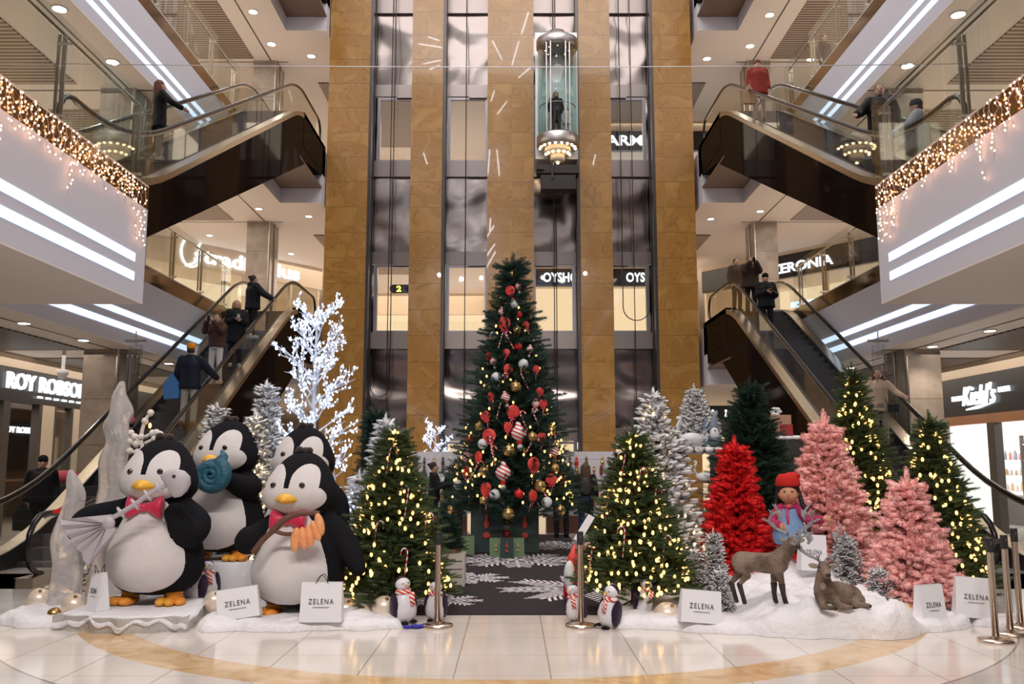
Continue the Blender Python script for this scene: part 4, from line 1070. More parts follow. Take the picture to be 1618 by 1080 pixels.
spire('frosted ice spire left of the fish bone tail',[(100,26,968),(104,25,930),(108,23,890),(106,22,850),(112,19,812),(118,14,780),(113,9,757),(111,3,742)],10.7,2)
spire('low warm-lit ice spire behind the fish bone tail',[(165,26,945),(170,24,900),(174,24,860),(180,24,820),(185,20,790)],11.1,3)
# ---- ice slab ----
b=MB(); r=np.random.RandomState(4); n=60; bx0,bx1=-4.82,-3.36
def slabx(t): return bx0+(bx1-bx0)*t
fr=[]
for i in range(n+1):
    t=i/n; fr.append((slabx(t), 9.50+.05*math.sin(t*9)+.03*math.sin(t*31)-.10*math.sin(PI*t)+.12*(1-t)))
poly=fr+[(bx1-.25,10.9),(bx1-.5,11.1),(bx0-.1,11.1)]
b.prism(poly,0.0,.15); sl=thing('ice_slab','grey ridged ice slab with a snowy top under the fish penguin','ice slab',(0,0,0))
icew=mat('grey_ice_block',(.42,.40,.38),.3,bump=(10,.6),var=(2.2,.2,(.54,.52,.50)))
b.build('slab',icew,sl)
snow_m=mat('cotton_snow',(.86,.84,.86),.95,sheen=.4,bump=(14,.6))
b=MB(); V=[];Fc=[]; NX,NY=60,26
for j in range(NY+1):
    for i in range(NX+1):
        t=i/NX; u=j/NY; yf=fr[min(n,int(t*n))][1]-.03; y=yf+(11.12-yf)*u; e=min(u*9,1,(1-u)*9+.3); ex=min(1,t*16+.2,(1-t)*16+.2)
        dz=.165+.02*math.sin(7*t+3*u)*u - (0.085+.035*math.sin(t*15)+.03*math.sin(t*37))*(1-min(1,u*14))**2
        V.append((bx0+(bx1-bx0-.38*max(0,u-.2))*t,y,dz-.05*(1-ex)))
for j in range(NY):
    for i in range(NX): a=j*(NX+1)+i; Fc.append((a,a+1,a+NX+2,a+NX+1))
b.add((V,Fc)); o=b.build('snow_top',snow_m,sl,True)
mod=o.modifiers.new('thick','SOLIDIFY'); mod.thickness=.03
# ================= people =================
skin=mat('skin',(.56,.33,.24),.5)
lips=mat('lips',(.38,.12,.10),.5)
def cloth(n,c,r=.85): return mat(n,c,r,bump=(25,.35),spec=.15)
HAIR={'brown':(.09,.045,.025),'blond':(.42,.27,.13),'black':(.012,.010,.010),'red':(.16,.05,.03),'dark':(.03,.02,.015)}
def limb2(b,pts,rs,n=10): b.add(tube(pts,rs,n)); [b.ell(p,r*.99,10,6) for p,r in zip(pts,rs)]
def person(label,loc,rz,top=(.01,.01,.012),legs=(.012,.012,.015),shoes=(.02,.02,.02),hair='dark',style='short',hat=None,puff=.0,hem=.80,elbow=None,hand=None,turn=0.,h=1.74,stance=.0,hood=False,fur=None,bagc=None):
    t=thing('person',label,'person',tuple(loc),rz,scale=h/1.74)
    sh=[(-.175,0,1.41),(.175,0,1.41)]
    el=elbow or [(-.24,.03,1.14),(.24,.03,1.14)]; ha=hand or [(-.25,-.06,.90),(.25,-.06,.90)]
    hips=[(-.09,0,.92),(.09,0,.92)]; kn=[(-.105,-.02-stance*.3,.50),(.105,-.02+stance*.1,.50)]; an=[(-.11,.02-stance,.09+.0),(.11,.02+stance,.09)]
    ca,sa=math.cos(turn),math.sin(turn)
    hd=lambda x,y,z:(x*ca-y*sa,x*sa+y*ca,z)
    b=MB(); b.ell((0,0,1.615),(.077,.097,.118),18,12); b.ell(hd(0,-.035,1.565),(.055,.06,.065),12,8); b.ell(hd(0,-.105,1.60),(.014,.02,.022),8,6)
    for s in (-1,1): b.ell(hd(s*.08,.005,1.605),(.014,.022,.032),8,6)
    limb2(b,[(0,.01,1.54),(0,.01,1.40)],[.052,.058]); limb2(b,[(0,.01,1.36),(0,0,1.1),(0,0,.95)],[.11,.10,.11],12)
    for i in (0,1):
        limb2(b,[(sh[i][0]*.8,0,1.38),el[i],ha[i]],[.042,.034,.026])
        limb2(b,[hips[i],kn[i],an[i]],[.075,.05,.04])
        d=(Vector(ha[i])-Vector(el[i])).normalized(); sd=d.cross(Vector((0,1,.01))).normalized(); nn=d.cross(sd)
        P=Vector(ha[i]); limb2(b,[P,P+d*.07],[.03,.034])
        for k,(o,l) in enumerate(((-.03,.055),(-.010,.068),(.010,.063),(.03,.05))):
            q=P+d*.085+sd*o; limb2(b,[q,q+d*l*.6,q+d*l*.9-nn*.02],[.0115,.011,.009],6)
        q=P+d*.03-sd*.035*(1 if i else -1)*-1; limb2(b,[q,q+d*.035+sd*.03*(1 if i else -1)],[.012,.010],6)
    o=b.build('body',skin,t,True); remesh(o,.0135,2)
    em=MB().ell((0,0,0),(.012,.006,.008),8,6).mesh('eye',mat('dark_eye',(.02,.015,.012),.2),True)
    for s in (-1,1): link('eye',em,t,hd(s*.031,-.094,1.625))
    MB().ell((0,0,0),(.022,.006,.006),8,6).build('mouth',lips,t,True,hd(0,-.094,1.555))
    nm='%.3f_%.3f_%.3f'%top
    b=MB(); tk=.03+puff
    tors=[(0,.0,hem+.03),(0,0,1.0),(0,0,1.2),(0,.0,1.34)]; V=[]
    for (x_,y_,z),(rx,ry) in zip([(0,0,hem),(0,0,.98),(0,0,1.15),(0,0,1.32),(0,0,1.42),(0,0,1.48)],[(.165+tk,.12+tk),(.15+tk,.11+tk),(.15+tk,.11+tk),(.165+tk,.115+tk),(.13+tk*.8,.09+tk*.8),(.065,.07)]):
        V+=[(rx*math.cos(2*PI*j/18),ry*math.sin(2*PI*j/18),z) for j in range(18)]
    Fc=[(i*18+j,i*18+(j+1)%18,(i+1)*18+(j+1)%18,(i+1)*18+j) for i in range(5) for j in range(18)]+[tuple(range(18))[::-1],tuple(90+j for j in range(18))]
    b.add((V,Fc))
    for i in (0,1):
        wr=Vector(el[i])+(Vector(ha[i])-Vector(el[i]))*.9
        limb2(b,[sh[i],el[i],tuple(wr)],[.062+tk*.6,.054+tk*.5,.045+tk*.4],12)
    b.add(tube([(.075*math.cos(a),.02+.075*math.sin(a),1.475) for a in [2*PI*k/14 for k in range(14)]],.03+puff*.4,8,closed=True))
    if hood: b.ell((0,.09,1.47),(.13,.08,.09),12,8)
    o=b.build('jacket',cloth('jacket_'+nm,top,.8 if not puff else .55),t,True); remesh(o,.02,3)
    if fur:
        b=MB(); b.add(tube([(.13*math.cos(a),.05+.10*math.sin(a),1.49+.02*math.cos(2*a)) for a in [2*PI*k/16 for k in range(16)]],.045,8,closed=True)); b.build('fur_trim',mat('brown_fur',fur,.95,bump=(60,1.)),t,True)
    b=MB(); b.add(tube([(0,0,.98),(0,0,.86)],[.15,.155],14))
    for i in (0,1): limb2(b,[hips[i],kn[i],(an[i][0],an[i][1],an[i][2]+.02)],[.098,.072,.062],12)
    o=b.build('trousers',cloth('trousers_%.3f_%.3f_%.3f'%legs,legs),t,True); remesh(o,.02,3)
    for i in (0,1):
        b=MB(); a=an[i]; b.ell((a[0],a[1]-.05,.05),(.048,.125,.05),12,8); b.ell((a[0],a[1]+.03,.08),(.05,.06,.07),10,8); b.box(a[0]-.04,a[1]-.15,.0,a[0]+.04,a[1]+.06,.025)
        b.build('shoe',cloth('shoe_%.3f_%.3f_%.3f'%shoes,shoes,.5),t,True)
    hm=mat('hair_'+hair,HAIR[hair],.6,bump=(90,.5))
    b=MB()
    if hat is None or style=='long':
        b.ell(hd(0,.022,1.642),(.088,.098,.108),18,12)
        if style=='long':
            for k in range(9):
                a=PI*(.02+.96*k/8); x_=.078*math.cos(a); y_=.03+.07*math.sin(a)
                limb2(b,[hd(x_,y_,1.66),hd(x_*1.15,y_+.01,1.52),hd(x_*1.2,y_+.02,1.36)],[.035,.038,.022],8)
        if style=='bun': b.ell(hd(0,.13,1.68),.04,10,8)
        o=b.build('hair',hm,t,True); remesh(o,.014,2)
    if hat:
        b=MB(); V=[];pr=[(.092,1.635),(.097,1.66),(.095,1.70),(.075,1.745),(.035,1.765),(0,1.768)]
        b.add(lathe(pr,18),0,Matrix.Translation((0,.008,0))@Matrix.Rotation(turn,4,'Z')@Matrix.Diagonal((.93,1.12,1,1)))
        b.build('hat',cloth('hat_%.3f_%.3f_%.3f'%hat,hat),t,True)
        if style!='long': MB().ell(hd(0,.03,1.60),(.082,.085,.07),12,8).build('hair',hm,t,True)
    return t
def escp(s,px,py,k,X=None):
    """foot point on the steps of an escalator under the given pixel"""
    r=ray(808,py); q=r.z/r.y; tt=math.tan(TH); D=(ESC0*tt+H_-k*FH)/(tt-q); D=max(min(D,ESC1+2),ESC0-1.5)
    z=k*FH+min(max((D-ESC0)*tt,0),FH); d=D*_c+(z-H_)*_s
    Xp=abs(px-808)/F_*d; Xp=min(max(Xp,7.13),8.05)
    return (s*(X or Xp),D,z+.09)
up_phone=dict(elbow=[(-.22,-.20,1.28),(.22,-.20,1.28)],hand=[(-.09,-.36,1.50),(.08,-.36,1.50)])
lo_phone=dict(elbow=[(-.24,-.05,1.14),(.24,-.05,1.14)],hand=[(-.06,-.30,1.20),(.07,-.30,1.18)])
rail_r=dict(elbow=[(-.25,.0,1.15),(.34,-.14,1.20)],hand=[(-.25,-.10,.92),(.44,-.36,1.10)])
rail_l=dict(elbow=[(-.34,-.14,1.20),(.25,.0,1.15)],hand=[(-.42,-.36,1.08),(.25,-.10,.92)])
blackc=(.010,.010,.013)
PP=[]
PP.append(person('person seen from behind in orange beanie and navy jacket, riding up the left escalator',escp(-1,308,682,0),PI,top=(.012,.016,.03),legs=(.42,.40,.38),shoes=(.25,.10,.03),hat=(.75,.25,.02),puff=.03,h=1.86,**{'elbow':[(-.34,-.14,1.20),(.26,.0,1.15)],'hand':[(-.45,-.36,1.05),(.27,-.08,.9)]}))
PP.append(person('person in brown fur-hooded jacket photographing with a phone, left escalator',escp(-1,338,612,0),-R(10),top=(.07,.035,.025),legs=(.60,.57,.56),shoes=(.6,.6,.6),hair='brown',puff=.03,fur=(.12,.06,.035),hem=.9,**up_phone))
PP.append(person('person with long fair hair and black fur coat holding a phone, left escalator',escp(-1,370,585,0),R(25),top=blackc,shoes=(.6,.6,.6),hair='blond',style='long',puff=.045,hem=.62,**lo_phone))
PP.append(person('person in black hooded puffer jacket highest on the left escalator',escp(-1,396,540,0),R(130),top=(.012,.014,.022),legs=(.02,.02,.025),shoes=(.6,.6,.6),hair='dark',style='bun',puff=.05,hood=True,h=1.8,**rail_l))
PP.append(person('fair-haired person in black looking at a red phone low on the left escalator',escp(-1,205,765,0,7.75),R(60),top=blackc,legs=(.02,.03,.08),hair='blond',style='bun',h=1.66,**lo_phone))
g=at(58,858,18.6); PP.append(person('person in black beanie and black jacket walking past the menswear shop',(g.x,18.6,0),R(25),top=blackc,hat=(.01,.01,.012),puff=.05,h=1.86,stance=.14,hem=.86))
PP.append(person('person with long brown hair in black, alone on the upper left escalator',escp(-1,246,262,1),R(125),top=blackc,shoes=(.25,.24,.23),hair='red',style='long',hem=.7,h=1.8,**rail_l))
PP.append(person('person in black puffer jacket resting a hand on the upper right escalator rail',escp(1,1362,285,1,7.2),-R(20),top=blackc,puff=.055,hair='dark',hood=True,h=1.86,**rail_l))
q=(7.25,15.25,FH+.02); PP.append(person('person in pale grey puffer jacket and cap at the start of the upper right escalator',q,-R(110),top=(.36,.37,.41),legs=(.35,.33,.32),shoes=(.6,.6,.6),hat=(.06,.06,.07),puff=.06,h=1.8,elbow=[(-.24,-.05,1.14),(.30,-.14,1.20)],hand=[(-.20,-.25,1.0),(.34,-.40,1.05)]))
PP.append(person('person in rust red puffer coat near the top of the upper right escalator',escp(1,1184,194,1),R(0),top=(.24,.028,.02),legs=(.36,.22,.13),shoes=(.3,.2,.15),hat=(.20,.07,.05),puff=.07,hem=.72,h=1.8))
PP.append(person('person in black cap and jacket looking down at a phone on the right escalator',escp(1,1212,537,0),R(0),top=blackc,legs=(.015,.015,.02),hat=(.008,.008,.01),puff=.05,h=1.8,**lo_phone))
PP.append(person('person in dark brown puffer taking a picture near the top of the right escalator',escp(1,1187,502,0),R(0),top=(.05,.03,.022),hair='dark',puff=.07,hood=True,h=1.78,**up_phone))
PP.append(person('person in brown jacket half hidden at the very top of the right escalator',(7.05,27.4,FH+.02),R(20),top=(.08,.05,.035),hair='brown',puff=.05,h=1.7))
PP.append(person('person in cream sweater with red hair holding the rail low on the right escalator',escp(1,1383,715,0,7.75),-R(15),top=(.62,.48,.36),legs=(.3,.26,.22),hair='red',style='long',h=1.68,**rail_r))
PP.append(person('person in dark hat mostly hidden between the two lit trees on the right',(7.3,16.2,.55),0,top=(.02,.02,.025),hat=(.03,.035,.03),h=1.66))
PP.append(person('person in dark coat behind the second-floor glass at the upper right',(9.35,25.2,2*FH),R(30),top=(.07,.04,.03),hair='dark',h=1.72))
g=at(684,838,21.3); PP.append(person('person with tied dark hair in black at the left ornament wall',(g.x,21.3,0),R(100),top=blackc,hair='black',style='bun',h=1.74,elbow=[(-.24,-.08,1.14),(.24,-.05,1.16)],hand=[(-.12,-.40,1.25),(.12,-.38,1.28)]))
g=at(718,838,21.3); PP.append(person('person with long fair hair in black left of the giant tree',(g.x,21.3,0),R(170),top=(.015,.015,.018),legs=(.02,.02,.02),hair='blond',style='long',h=1.74))
g=at(886,838,21.0); PP.append(person('person in olive puffer and black beanie seen from behind, right of the giant tree',(g.x,21.0,0),R(190),top=(.055,.045,.03),legs=(.02,.02,.02),hat=(.01,.01,.01),puff=.07,h=1.86))
g=at(925,838,20.6); PP.append(person('person with long brown hair, dark coat and jeans at the right ornament wall',(g.x,20.6,0),R(175),top=(.012,.012,.015),legs=(.02,.04,.10),hair='brown',style='long',hem=.6,h=1.72))
# things people hold
phone_m=mat('black_phone',(.01,.01,.01),.15); redp=mat('red_phone_case',(.5,.02,.08),.3)
def held(name,label,c,p,loc,mb,m):
    o=mb.build(name,m); M=Matrix.Translation(p.location)@Matrix.Rotation(p.rotation_euler.z,4,'Z')@Matrix.Scale(p.scale.x,4)
    o.location=M@Vector(loc); o.rotation_euler=(0,0,p.rotation_euler.z); return tag(o,label,c)
ph=lambda tilt=0:MB().box(-.036,-.005,-.075,.036,.005,.075,0,Matrix.Rotation(tilt,4,'X'))
held('phone','black phone held up by the person in the fur-hooded jacket','phone',PP[1],(0,-.44,1.55),ph(),phone_m)
held('phone','phone held by the person with fair hair and fur coat','phone',PP[2],(.0,-.40,1.26),ph(-.7),phone_m)
held('phone','red phone held low on the left escalator','phone',PP[4],(.0,-.40,1.26),ph(-.4),redp)
held('phone','phone held by the person in the black cap','phone',PP[10],(.0,-.40,1.24),ph(-.9),phone_m)
held('phone','phone held up by the person in the dark brown puffer','phone',PP[11],(0,-.44,1.55),ph(),phone_m)
bagb=MB(); bagb.prism([(-.17,-.40),(.15,-.42),(.19,-.1),(.10,0),(.02,.16),(-.02,.16),(-.12,0),(-.19,-.1)],-.06,.06,'y')
held('shopping_bag','black plastic bag carried by the person passing the menswear shop','bag',PP[5],(-.27,-.08,.72),bagb,mat('black_plastic',(.015,.015,.015),.3))
held('shopping_bag','white cloth tote carried by the person passing the menswear shop','bag',PP[5],(.33,-.05,.72),bagb,mat('white_tote',(.60,.57,.52),.8))
held('shopping_bag','light blue bag hanging beside the person in the orange beanie','bag',PP[0],(.36,.0,.98),bagb,mat('blue_bag',(.06,.22,.55),.5))
held('handbag','tan paper bag held by the person in the rust red coat','bag',PP[9],(-.30,-.1,.82),bagb,mat('tan_bag',(.40,.24,.13),.6))
b=MB(); b.box(-.1,-.05,-.08,.1,.05,.08); b.tube([(-.09,0,.08),(-.30,0,.62),(.02,-.1,.70)],.008,5)
held('handbag','small black shoulder bag of the person in the cream sweater','bag',PP[13],(.26,-.1,.86),b,phone_m)
b=MB(); b.ell((0,.02,.0),(.13,.07,.2),12,8); b.tube([(-.1,-.05,.16),(-.1,-.18,.1),(-.1,-.05,-.1)],.012,5)
held('backpack','dark backpack on the person in jeans at the ornament wall','bag',PP[19],(0,.20,1.22),b,mat('dark_backpack',(.03,.022,.022),.6))
# ================= scenic lift cab =================
cz=at(879,215,29.9).z
t=thing('lift_cab','round glass lift cab with tiers of lights below, in the third shaft','lift cab',(1.6,29.95,cz),)
CH=at(879,75,29.9).z-cz
capm=mat('cab_steel',(.50,.46,.46),.3,metal=.9)
MB().lathe([(.72,-.42),(.74,-.35),(.74,-.05),(.70,0),(0,0)],32).build('floor_ring',capm,t,True)
MB().lathe([(.70,CH-.1),(.74,CH),(.74,CH+.25),(.55,CH+.38),(.3,CH+.48),(.28,CH+.6),(0,CH+.62)],32).build('roof_cap',capm,t,True)
MB().lathe([(.69,0),(.69,CH)],32).build('curved_glass',glassmat('cab_glass',(.72,.82,.80),.12),t,True)
for a in (-125,-90-0-22,-90+22,-55):
    aa=R(a); MB().box(.70*math.cos(aa)-.02,.70*math.sin(aa)-.02,0,.70*math.cos(aa)+.02,.70*math.sin(aa)+.02,CH).build('mullion',capm,t)
MB().add(tube([(.62*math.cos(R(a)),.62*math.sin(R(a)),1.05) for a in range(180,361,12)],.02,6)).build('inner_rail',steel,t,True)
MB().box(-.76,.62,-.6,.76,.70,CH+.9).build('back_panel',mat('cab_backpanel',(.55,.58,.60),.35,metal=.6),t)
MB().lathe([(0,-.42),(.45,-.42),(.47,-.62),(.40,-.66),(0,-.66)],28).build('light_tier',mat('cab_cream_tier',(.75,.66,.52),.4),t,True)
MB().lathe([(0,-.66),(.24,-.66),(.26,-.88),(.20,-.92),(0,-.92)],24).build('light_tier',mat('cab_cream_tier',(.75,.66,.52),.4),t,True)
bm=MB().ell((0,0,0),.045,10,8).mesh('bulb',emis('cab_bulb',(1,.72,.40),12),True)
for i in range(10): a=R(180+i*20); link('bulb',bm,t,(.62*math.cos(a),.62*math.sin(a),-.44))
for i in range(7): a=R(190+i*27); link('bulb',bm,t,(.42*math.cos(a),.42*math.sin(a),-.67))
link('bulb',bm,t,(0,0,-.96)); 
for i in range(8): a=R(i*45); link('bulb',bm,t,(.42*math.cos(a),.42*math.sin(a),CH-.06))
b=MB(); b.box(-.74,-.1,-1.35,.74,.5,-1.05); b.box(-.60,-.2,-1.95,.60,.35,-1.45); b.box(-.74,-.2,-1.25,-.5,.5,-1.12); b.tube([(-.2,-.2,-1.6),(-.2,-.1,-.9)],.05,8); b.build('undercarriage',mat('black_machinery',(.025,.02,.022),.4),t)
cp=person('person in dark coat riding in the glass lift cab',(1.55,30.0,cz+.0),R(10),top=(.02,.022,.035),legs=(.02,.02,.03),hair='blond',style='long',hem=.6,h=1.7)
cp=person('child in white coat beside the adult in the glass lift cab',(1.95,29.9,cz+.0),R(0),top=(.65,.63,.62),legs=(.6,.6,.6),hair='brown',puff=.07,hem=.7,h=1.05)
# ================= carpet with snowflakes =================
ca=fl(705,968); cb=fl(905,968)
cp_m=mat('dark_brown_carpet',(.013,.008,.011),.95,var=(30,.1,(.018,.012,.015)))
wp=mat('white_print',(.72,.68,.70),.9)
t=thing('carpet','dark brown carpet with printed white snowflakes leading to the giant tree','carpet',(0,0,0))
b=MB(); b.box(-1.35,10.55,.0,1.35,21.9,.012); b.build('carpet_pile',cp_m,t)
def flake(px,py,rx,seed,a0=0,arms=8,br=5,w=.035):
    c=fl(px,py); b=MB()
    def bar(x0,y0,x1,y1,w_):
        d=Vector((x1-x0,y1-y0)); n=Vector((-d.y,d.x)).normalized()*w_/2
        V=[(x0+n.x,y0+n.y),(x0-n.x,y0-n.y),(x1-n.x,y1-n.y),(x1+n.x,y1+n.y)]
        V=[(min(max(x,-1.34),1.34),min(max(y,10.56),21.8)) for x,y in V]
        b.add(([(x,y,.0135+.0004*seed) for x,y in V],[(0,1,2,3)]))
    for k in range(arms):
        a=a0+2*PI*k/arms; dx,dy=math.cos(a),math.sin(a)
        bar(c.x,c.y,c.x+dx*rx,c.y+dy*rx,w)
        for j in range(br):
            u=.25+.7*j/br; l=rx*(.42)*(1-u*.45)
            for s in (-1,1):
                a2=a+s*R(38); x0,y0=c.x+dx*rx*u,c.y+dy*rx*u; bar(x0,y0,x0+math.cos(a2)*l,y0+math.sin(a2)*l,w*.8)
    b.build('snowflake_print',wp,t)
flake(935,930,1.25,1,R(8),8,7,.05); flake(815,885,1.15,2,R(20),10,5,.05); flake(738,914,.62,3,R(5),8,5,.04); flake(700,950,.5,4,0,8,4,.03); flake(880,862,1.0,5,R(12),9,4,.05); flake(760,858,.6,6,0,8,3,.05)
# ================= barrier posts =================
post_m=mat('brushed_barrier_post',(.72,.60,.50),.22,metal=1.); blk=mat('black_post_cap',(.02,.02,.02),.4)
def barrier(label,px,pyb,D,h=1.0,belt=None):
    p=fl(px,pyb); t=thing('barrier_post',label,'barrier post',(p.x,p.y,0),group='steel barrier posts')
    MB().lathe([(.165,0),(.170,.012),(.165,.03),(.10,.042),(.045,.052),(.034,.06)],32).build('base',post_m,t,True)
    MB().lathe([(.032,.05),(.032,h-.09),(.034,h-.09),(.034,h-.07)],20).build('pole',post_m,t,True)
    b=MB(); b.lathe([(.036,h-.14),(.036,h-.01),(.033,h),(0,h)],20); b.box(-.012,-.045,h-.13,.012,-.03,h-.03); b.build('belt_head',blk,t,True)
    return t
barrier('steel barrier post on the left side of the carpet',690,990,9.6)
barrier('steel barrier post on the right side of the carpet',917,990,9.6)
barrier('front steel barrier post at the far right edge, leftmost of three',1573,1014,9)
barrier('middle steel barrier post at the far right edge',1596,1003,9)
barrier('rear steel barrier post cut by the right edge of the picture',1612,992,9,h=1.04)
p1_,p2_=fl(1573,1014),fl(1596,1003)
tag(MB().box(0,-.002,0,(p2_-p1_).length-.07,.002,.05).build('barrier_belt',blk,None,False,(p1_.x+.03,p1_.y,.93),(0,0,math.atan2((p2_-p1_).y,(p2_-p1_).x))),'short black belt between the two front barrier posts','belt')
bp_=barrier('steel post with a small red arrow sign by the left escalator foot',85,930,11)
bp_.location=fl(83,930); b=MB(); b.prism([(-.08,-.03),(.05,.04),(.05,-.06)],-.01,.01,'y'); b.build('red_arrow',mat('red_arrow',(.8,.03,.02),.4),bp_,False,(0,-.03,1.08))
# ================= cotton snow =================
def snow(label,outline,hfun,lumps,seed,res=.045):
    """outline: list of (x, yfront, yback)"""
    r=np.random.RandomState(seed); xs=np.array([o[0] for o in outline]); yf=np.array([o[1] for o in outline]); yb=np.array([o[2] for o in outline])
    nx=int((xs[-1]-xs[0])/res); V=[];Fc=[]; ny=44; ph=r.uniform(0,6.28,8)
    for i in range(nx+1):
        x=xs[0]+(xs[-1]-xs[0])*i/nx; a,b_=np.interp(x,xs,yf),np.interp(x,xs,yb); a+=.035*math.sin(x*7+ph[0])+.02*math.sin(x*17+ph[1])
        for j in range(ny+1):
            u=(j/ny)**1.5; y=a+(b_-a)*u; dd_=min((y-a),(b_-y)*1.,(x-xs[0])*1.2,(xs[-1]-x)*1.2); e=math.sqrt(max(0,min(1,dd_/.16))); e=e*(2-e) if e<1 else 1
            h=hfun(x,y)*(1+.10*math.sin(x*9+y*5+ph[2])+.06*math.sin(x*21-y*13+ph[3])+.05*math.sin(x*5-y*24+ph[4])+.03*math.sin(x*44+y*31+ph[5]))
            for lx,ly,lr,lh in lumps: 
                q=((x-lx)**2+(y-ly)**2)/lr**2
                if q<1: h=max(h,lh*(1-q)**.7 if lr<.4 else lh*(1-q)**1.2)
            V.append((x,y,e*h+.002))
    for i in range(nx):
        for j in range(ny): a=i*(ny+1)+j; Fc.append((a,a+ny+1,a+ny+2,a+1))
    return tag(MB().add((V,Fc)).build('cotton_snow',snow_m,None,True),label,'artificial snow')
snow('white cotton snow round the ice spires at the far left',[(-5.62,9.95,11.0),(-5.3,9.75,11.6),(-4.80,9.78,11.6)],lambda x,y:.12,[],1)
snow('white cotton snow strip from the ice slab to the left candy cane tree',[(-3.34,9.72,11.0),(-3.2,9.50,11.2),(-2.2,9.55,11.2),(-1.55,9.62,10.6),(-1.18,9.72,10.3)],lambda x,y:.10,[(-1.75,10.0,.35,.17),(-3.1,9.8,.3,.17)],2)
snow('wide white cotton snow field with a mound for the doll, right side',[(1.08,9.75,10.4),(1.5,9.62,11.0),(2.1,9.45,11.6),(2.6,9.25,12.2),(3.4,9.10,12.8),(3.95,9.15,12.6),(4.3,9.45,12.0),(4.75,9.7,11.2),(4.95,9.85,10.7)],lambda x,y:.11+.19*max(0,min(1,(x-2.45)/.35))*max(0,min(1,(4.22-x)/.2)),[(3.72,11.6,1.05,.52)],3)
snow('narrow white cotton snow roll at the right end behind the last white bag',[(4.97,9.85,10.3),(5.4,9.75,10.3),(5.62,9.85,10.2)],lambda x,y:.09,[],4)
# ================= baubles on the floor =================
pearl=mat('cream_pearl_bauble',(.80,.66,.52),.28,metal=.25,sheen=.2,var=(3,.2,(.86,.74,.62))); goldb=mat('gold_bauble',(.72,.48,.18),.2,metal=.9)
def fbauble(label,px,py,rpx,D,m):
    p=at(px,py,D); r=rpx*pxm(D,.3); t=thing('large_bauble',label,'bauble',tuple(p),group='large baubles lying in the snow')
    MB().ell((0,0,0),r,28,18).build('ball',m,t,True); b=MB(); b.lathe([(r*.14,r*.97),(r*.14,r*1.10),(r*.05,r*1.12),(r*.05,r*1.2)],12); b.build('cap',goldb,t,True,rot=(R(35),R(20),0))
fbauble('large cream bauble at the far left end of the snow',62,948,19,10.7,pearl); fbauble('large cream bauble left of the small white bag',117,957,20,10.2,pearl)
fbauble('small gold bauble in front of the two large cream ones at the left',85,970,11,9.95,goldb)
fbauble('large cream bauble behind the slanted white bag',338,950,17,10.6,pearl); fbauble('large cream bauble right of the upright white bag',546,965,20,10.3,pearl)
fbauble('small gold bauble at the corner of the upright white bag',547,975,9,9.9,goldb)
fbauble('large cream bauble half sunk in cotton left of the green tree',570,972,17,10.1,pearl); fbauble('large cream bauble under the left candy cane tree',606,960,19,10.1,pearl)
fbauble('large cream bauble under the right candy cane tree',1053,972,21,10.05,pearl); fbauble('large cream bauble between snowy tree and small pink tree',1428,970,18,10.25,pearl)
fbauble('large cream bauble under the small pink tree, next to the white bag',1470,960,14,10.5,pearl)
# ================= white shopping bags =================
paper=mat('white_paper',(.84,.83,.86),.6); ink=mat('dark_ink',(.05,.045,.045),.6); cord=mat('black_cord',(.02,.02,.02),.7)
def wbag(label,cx,pyb,D,w,h,rz,lean=0.,roll=0.,dep=.16,z=None,handle=True,txt=True):
    p=at(cx,pyb,D); z=p.z if z is None else z
    t=thing('paper_bag',label,'shopping bag',(p.x,D,z),0,group='white paper bags with dark lettering'); t.rotation_euler=(R(lean),R(roll),rz)
    tw=w*.97; b=MB(); V=[(-w/2,-dep/2,0),(w/2,-dep/2,0),(w/2,dep/2,0),(-w/2,dep/2,0),(-tw/2,-dep*.18,h),(tw/2,-dep*.18,h),(tw/2,dep*.18,h),(-tw/2,dep*.18,h),(-w/2+.01,0,h*.45),(w/2-.01,0,h*.45)]
    Fc=[(0,3,2,1),(0,1,5,4),(2,3,7,6),(1,2,9),(1,9,5),(9,2,6),(9,6,5),(0,8,3),(0,4,8),(8,7,3),(8,4,7)]
    b.add((V,Fc)); b.build('bag_body',paper,t)
    if handle:
        for s in (-1,1): MB().tube(bez((-w*.15,s*dep*.18,h-.02),(0,s*dep*.5,h+.17),(w*.15,s*dep*.18,h-.02),8),.004,5).build('handle',cord,t)
    if txt:
        V,F2=fit(text_vf('ZELENA',1,.001,sp=1.25),w*.60,.052); ang=math.atan2(dep*.32,h)
        M=Matrix.Translation((0,-dep/2+dep*.32*.52-.006,h*.52))@Matrix.Rotation(-ang,4,'X')
        b=MB(); b.add((V,F2),0,M); b.box(-w*.2,-.001,-.062,w*.2,.001,-.058,0,M); b.build('lettering',ink,t)
    return t
wbag('white paper bag turned sideways at the left end of the ice slab',153,965,9.85,.20,.40,R(-35),dep=.16,z=.17)
wbag('white paper bag leaning left beside the front penguin',378,985,9.75,.44,.31,R(5),roll=-8,z=.11,handle=False)
wbag('upright white paper bag with cord handles in front of the penguin with the branch',507,988,9.65,.44,.40,0,z=.09)
wbag('white paper bag below the trio of little snowy trees',1104,988,9.55,.43,.32,R(5),roll=5,z=.10,handle=False)
wbag('white paper bag behind the antlers beside the doll',1282,900,11.05,.33,.42,R(5),roll=3,z=at(1282,900,11.05).z,handle=False)
wbag('white paper bag in front of the small pink tree',1470,1000,9.75,.34,.42,R(22),z=.03,handle=False)
wbag('white paper bag leaning at the right end behind the barrier posts',1539,985,9.95,.42,.42,R(-8),roll=4,z=.08,handle=False)
b=MB(); r=random.Random(2)
for i in range(7): b.ell((r.uniform(-.09,.09),r.uniform(-.04,.04),.02),(.05,.03,.018),8,6)
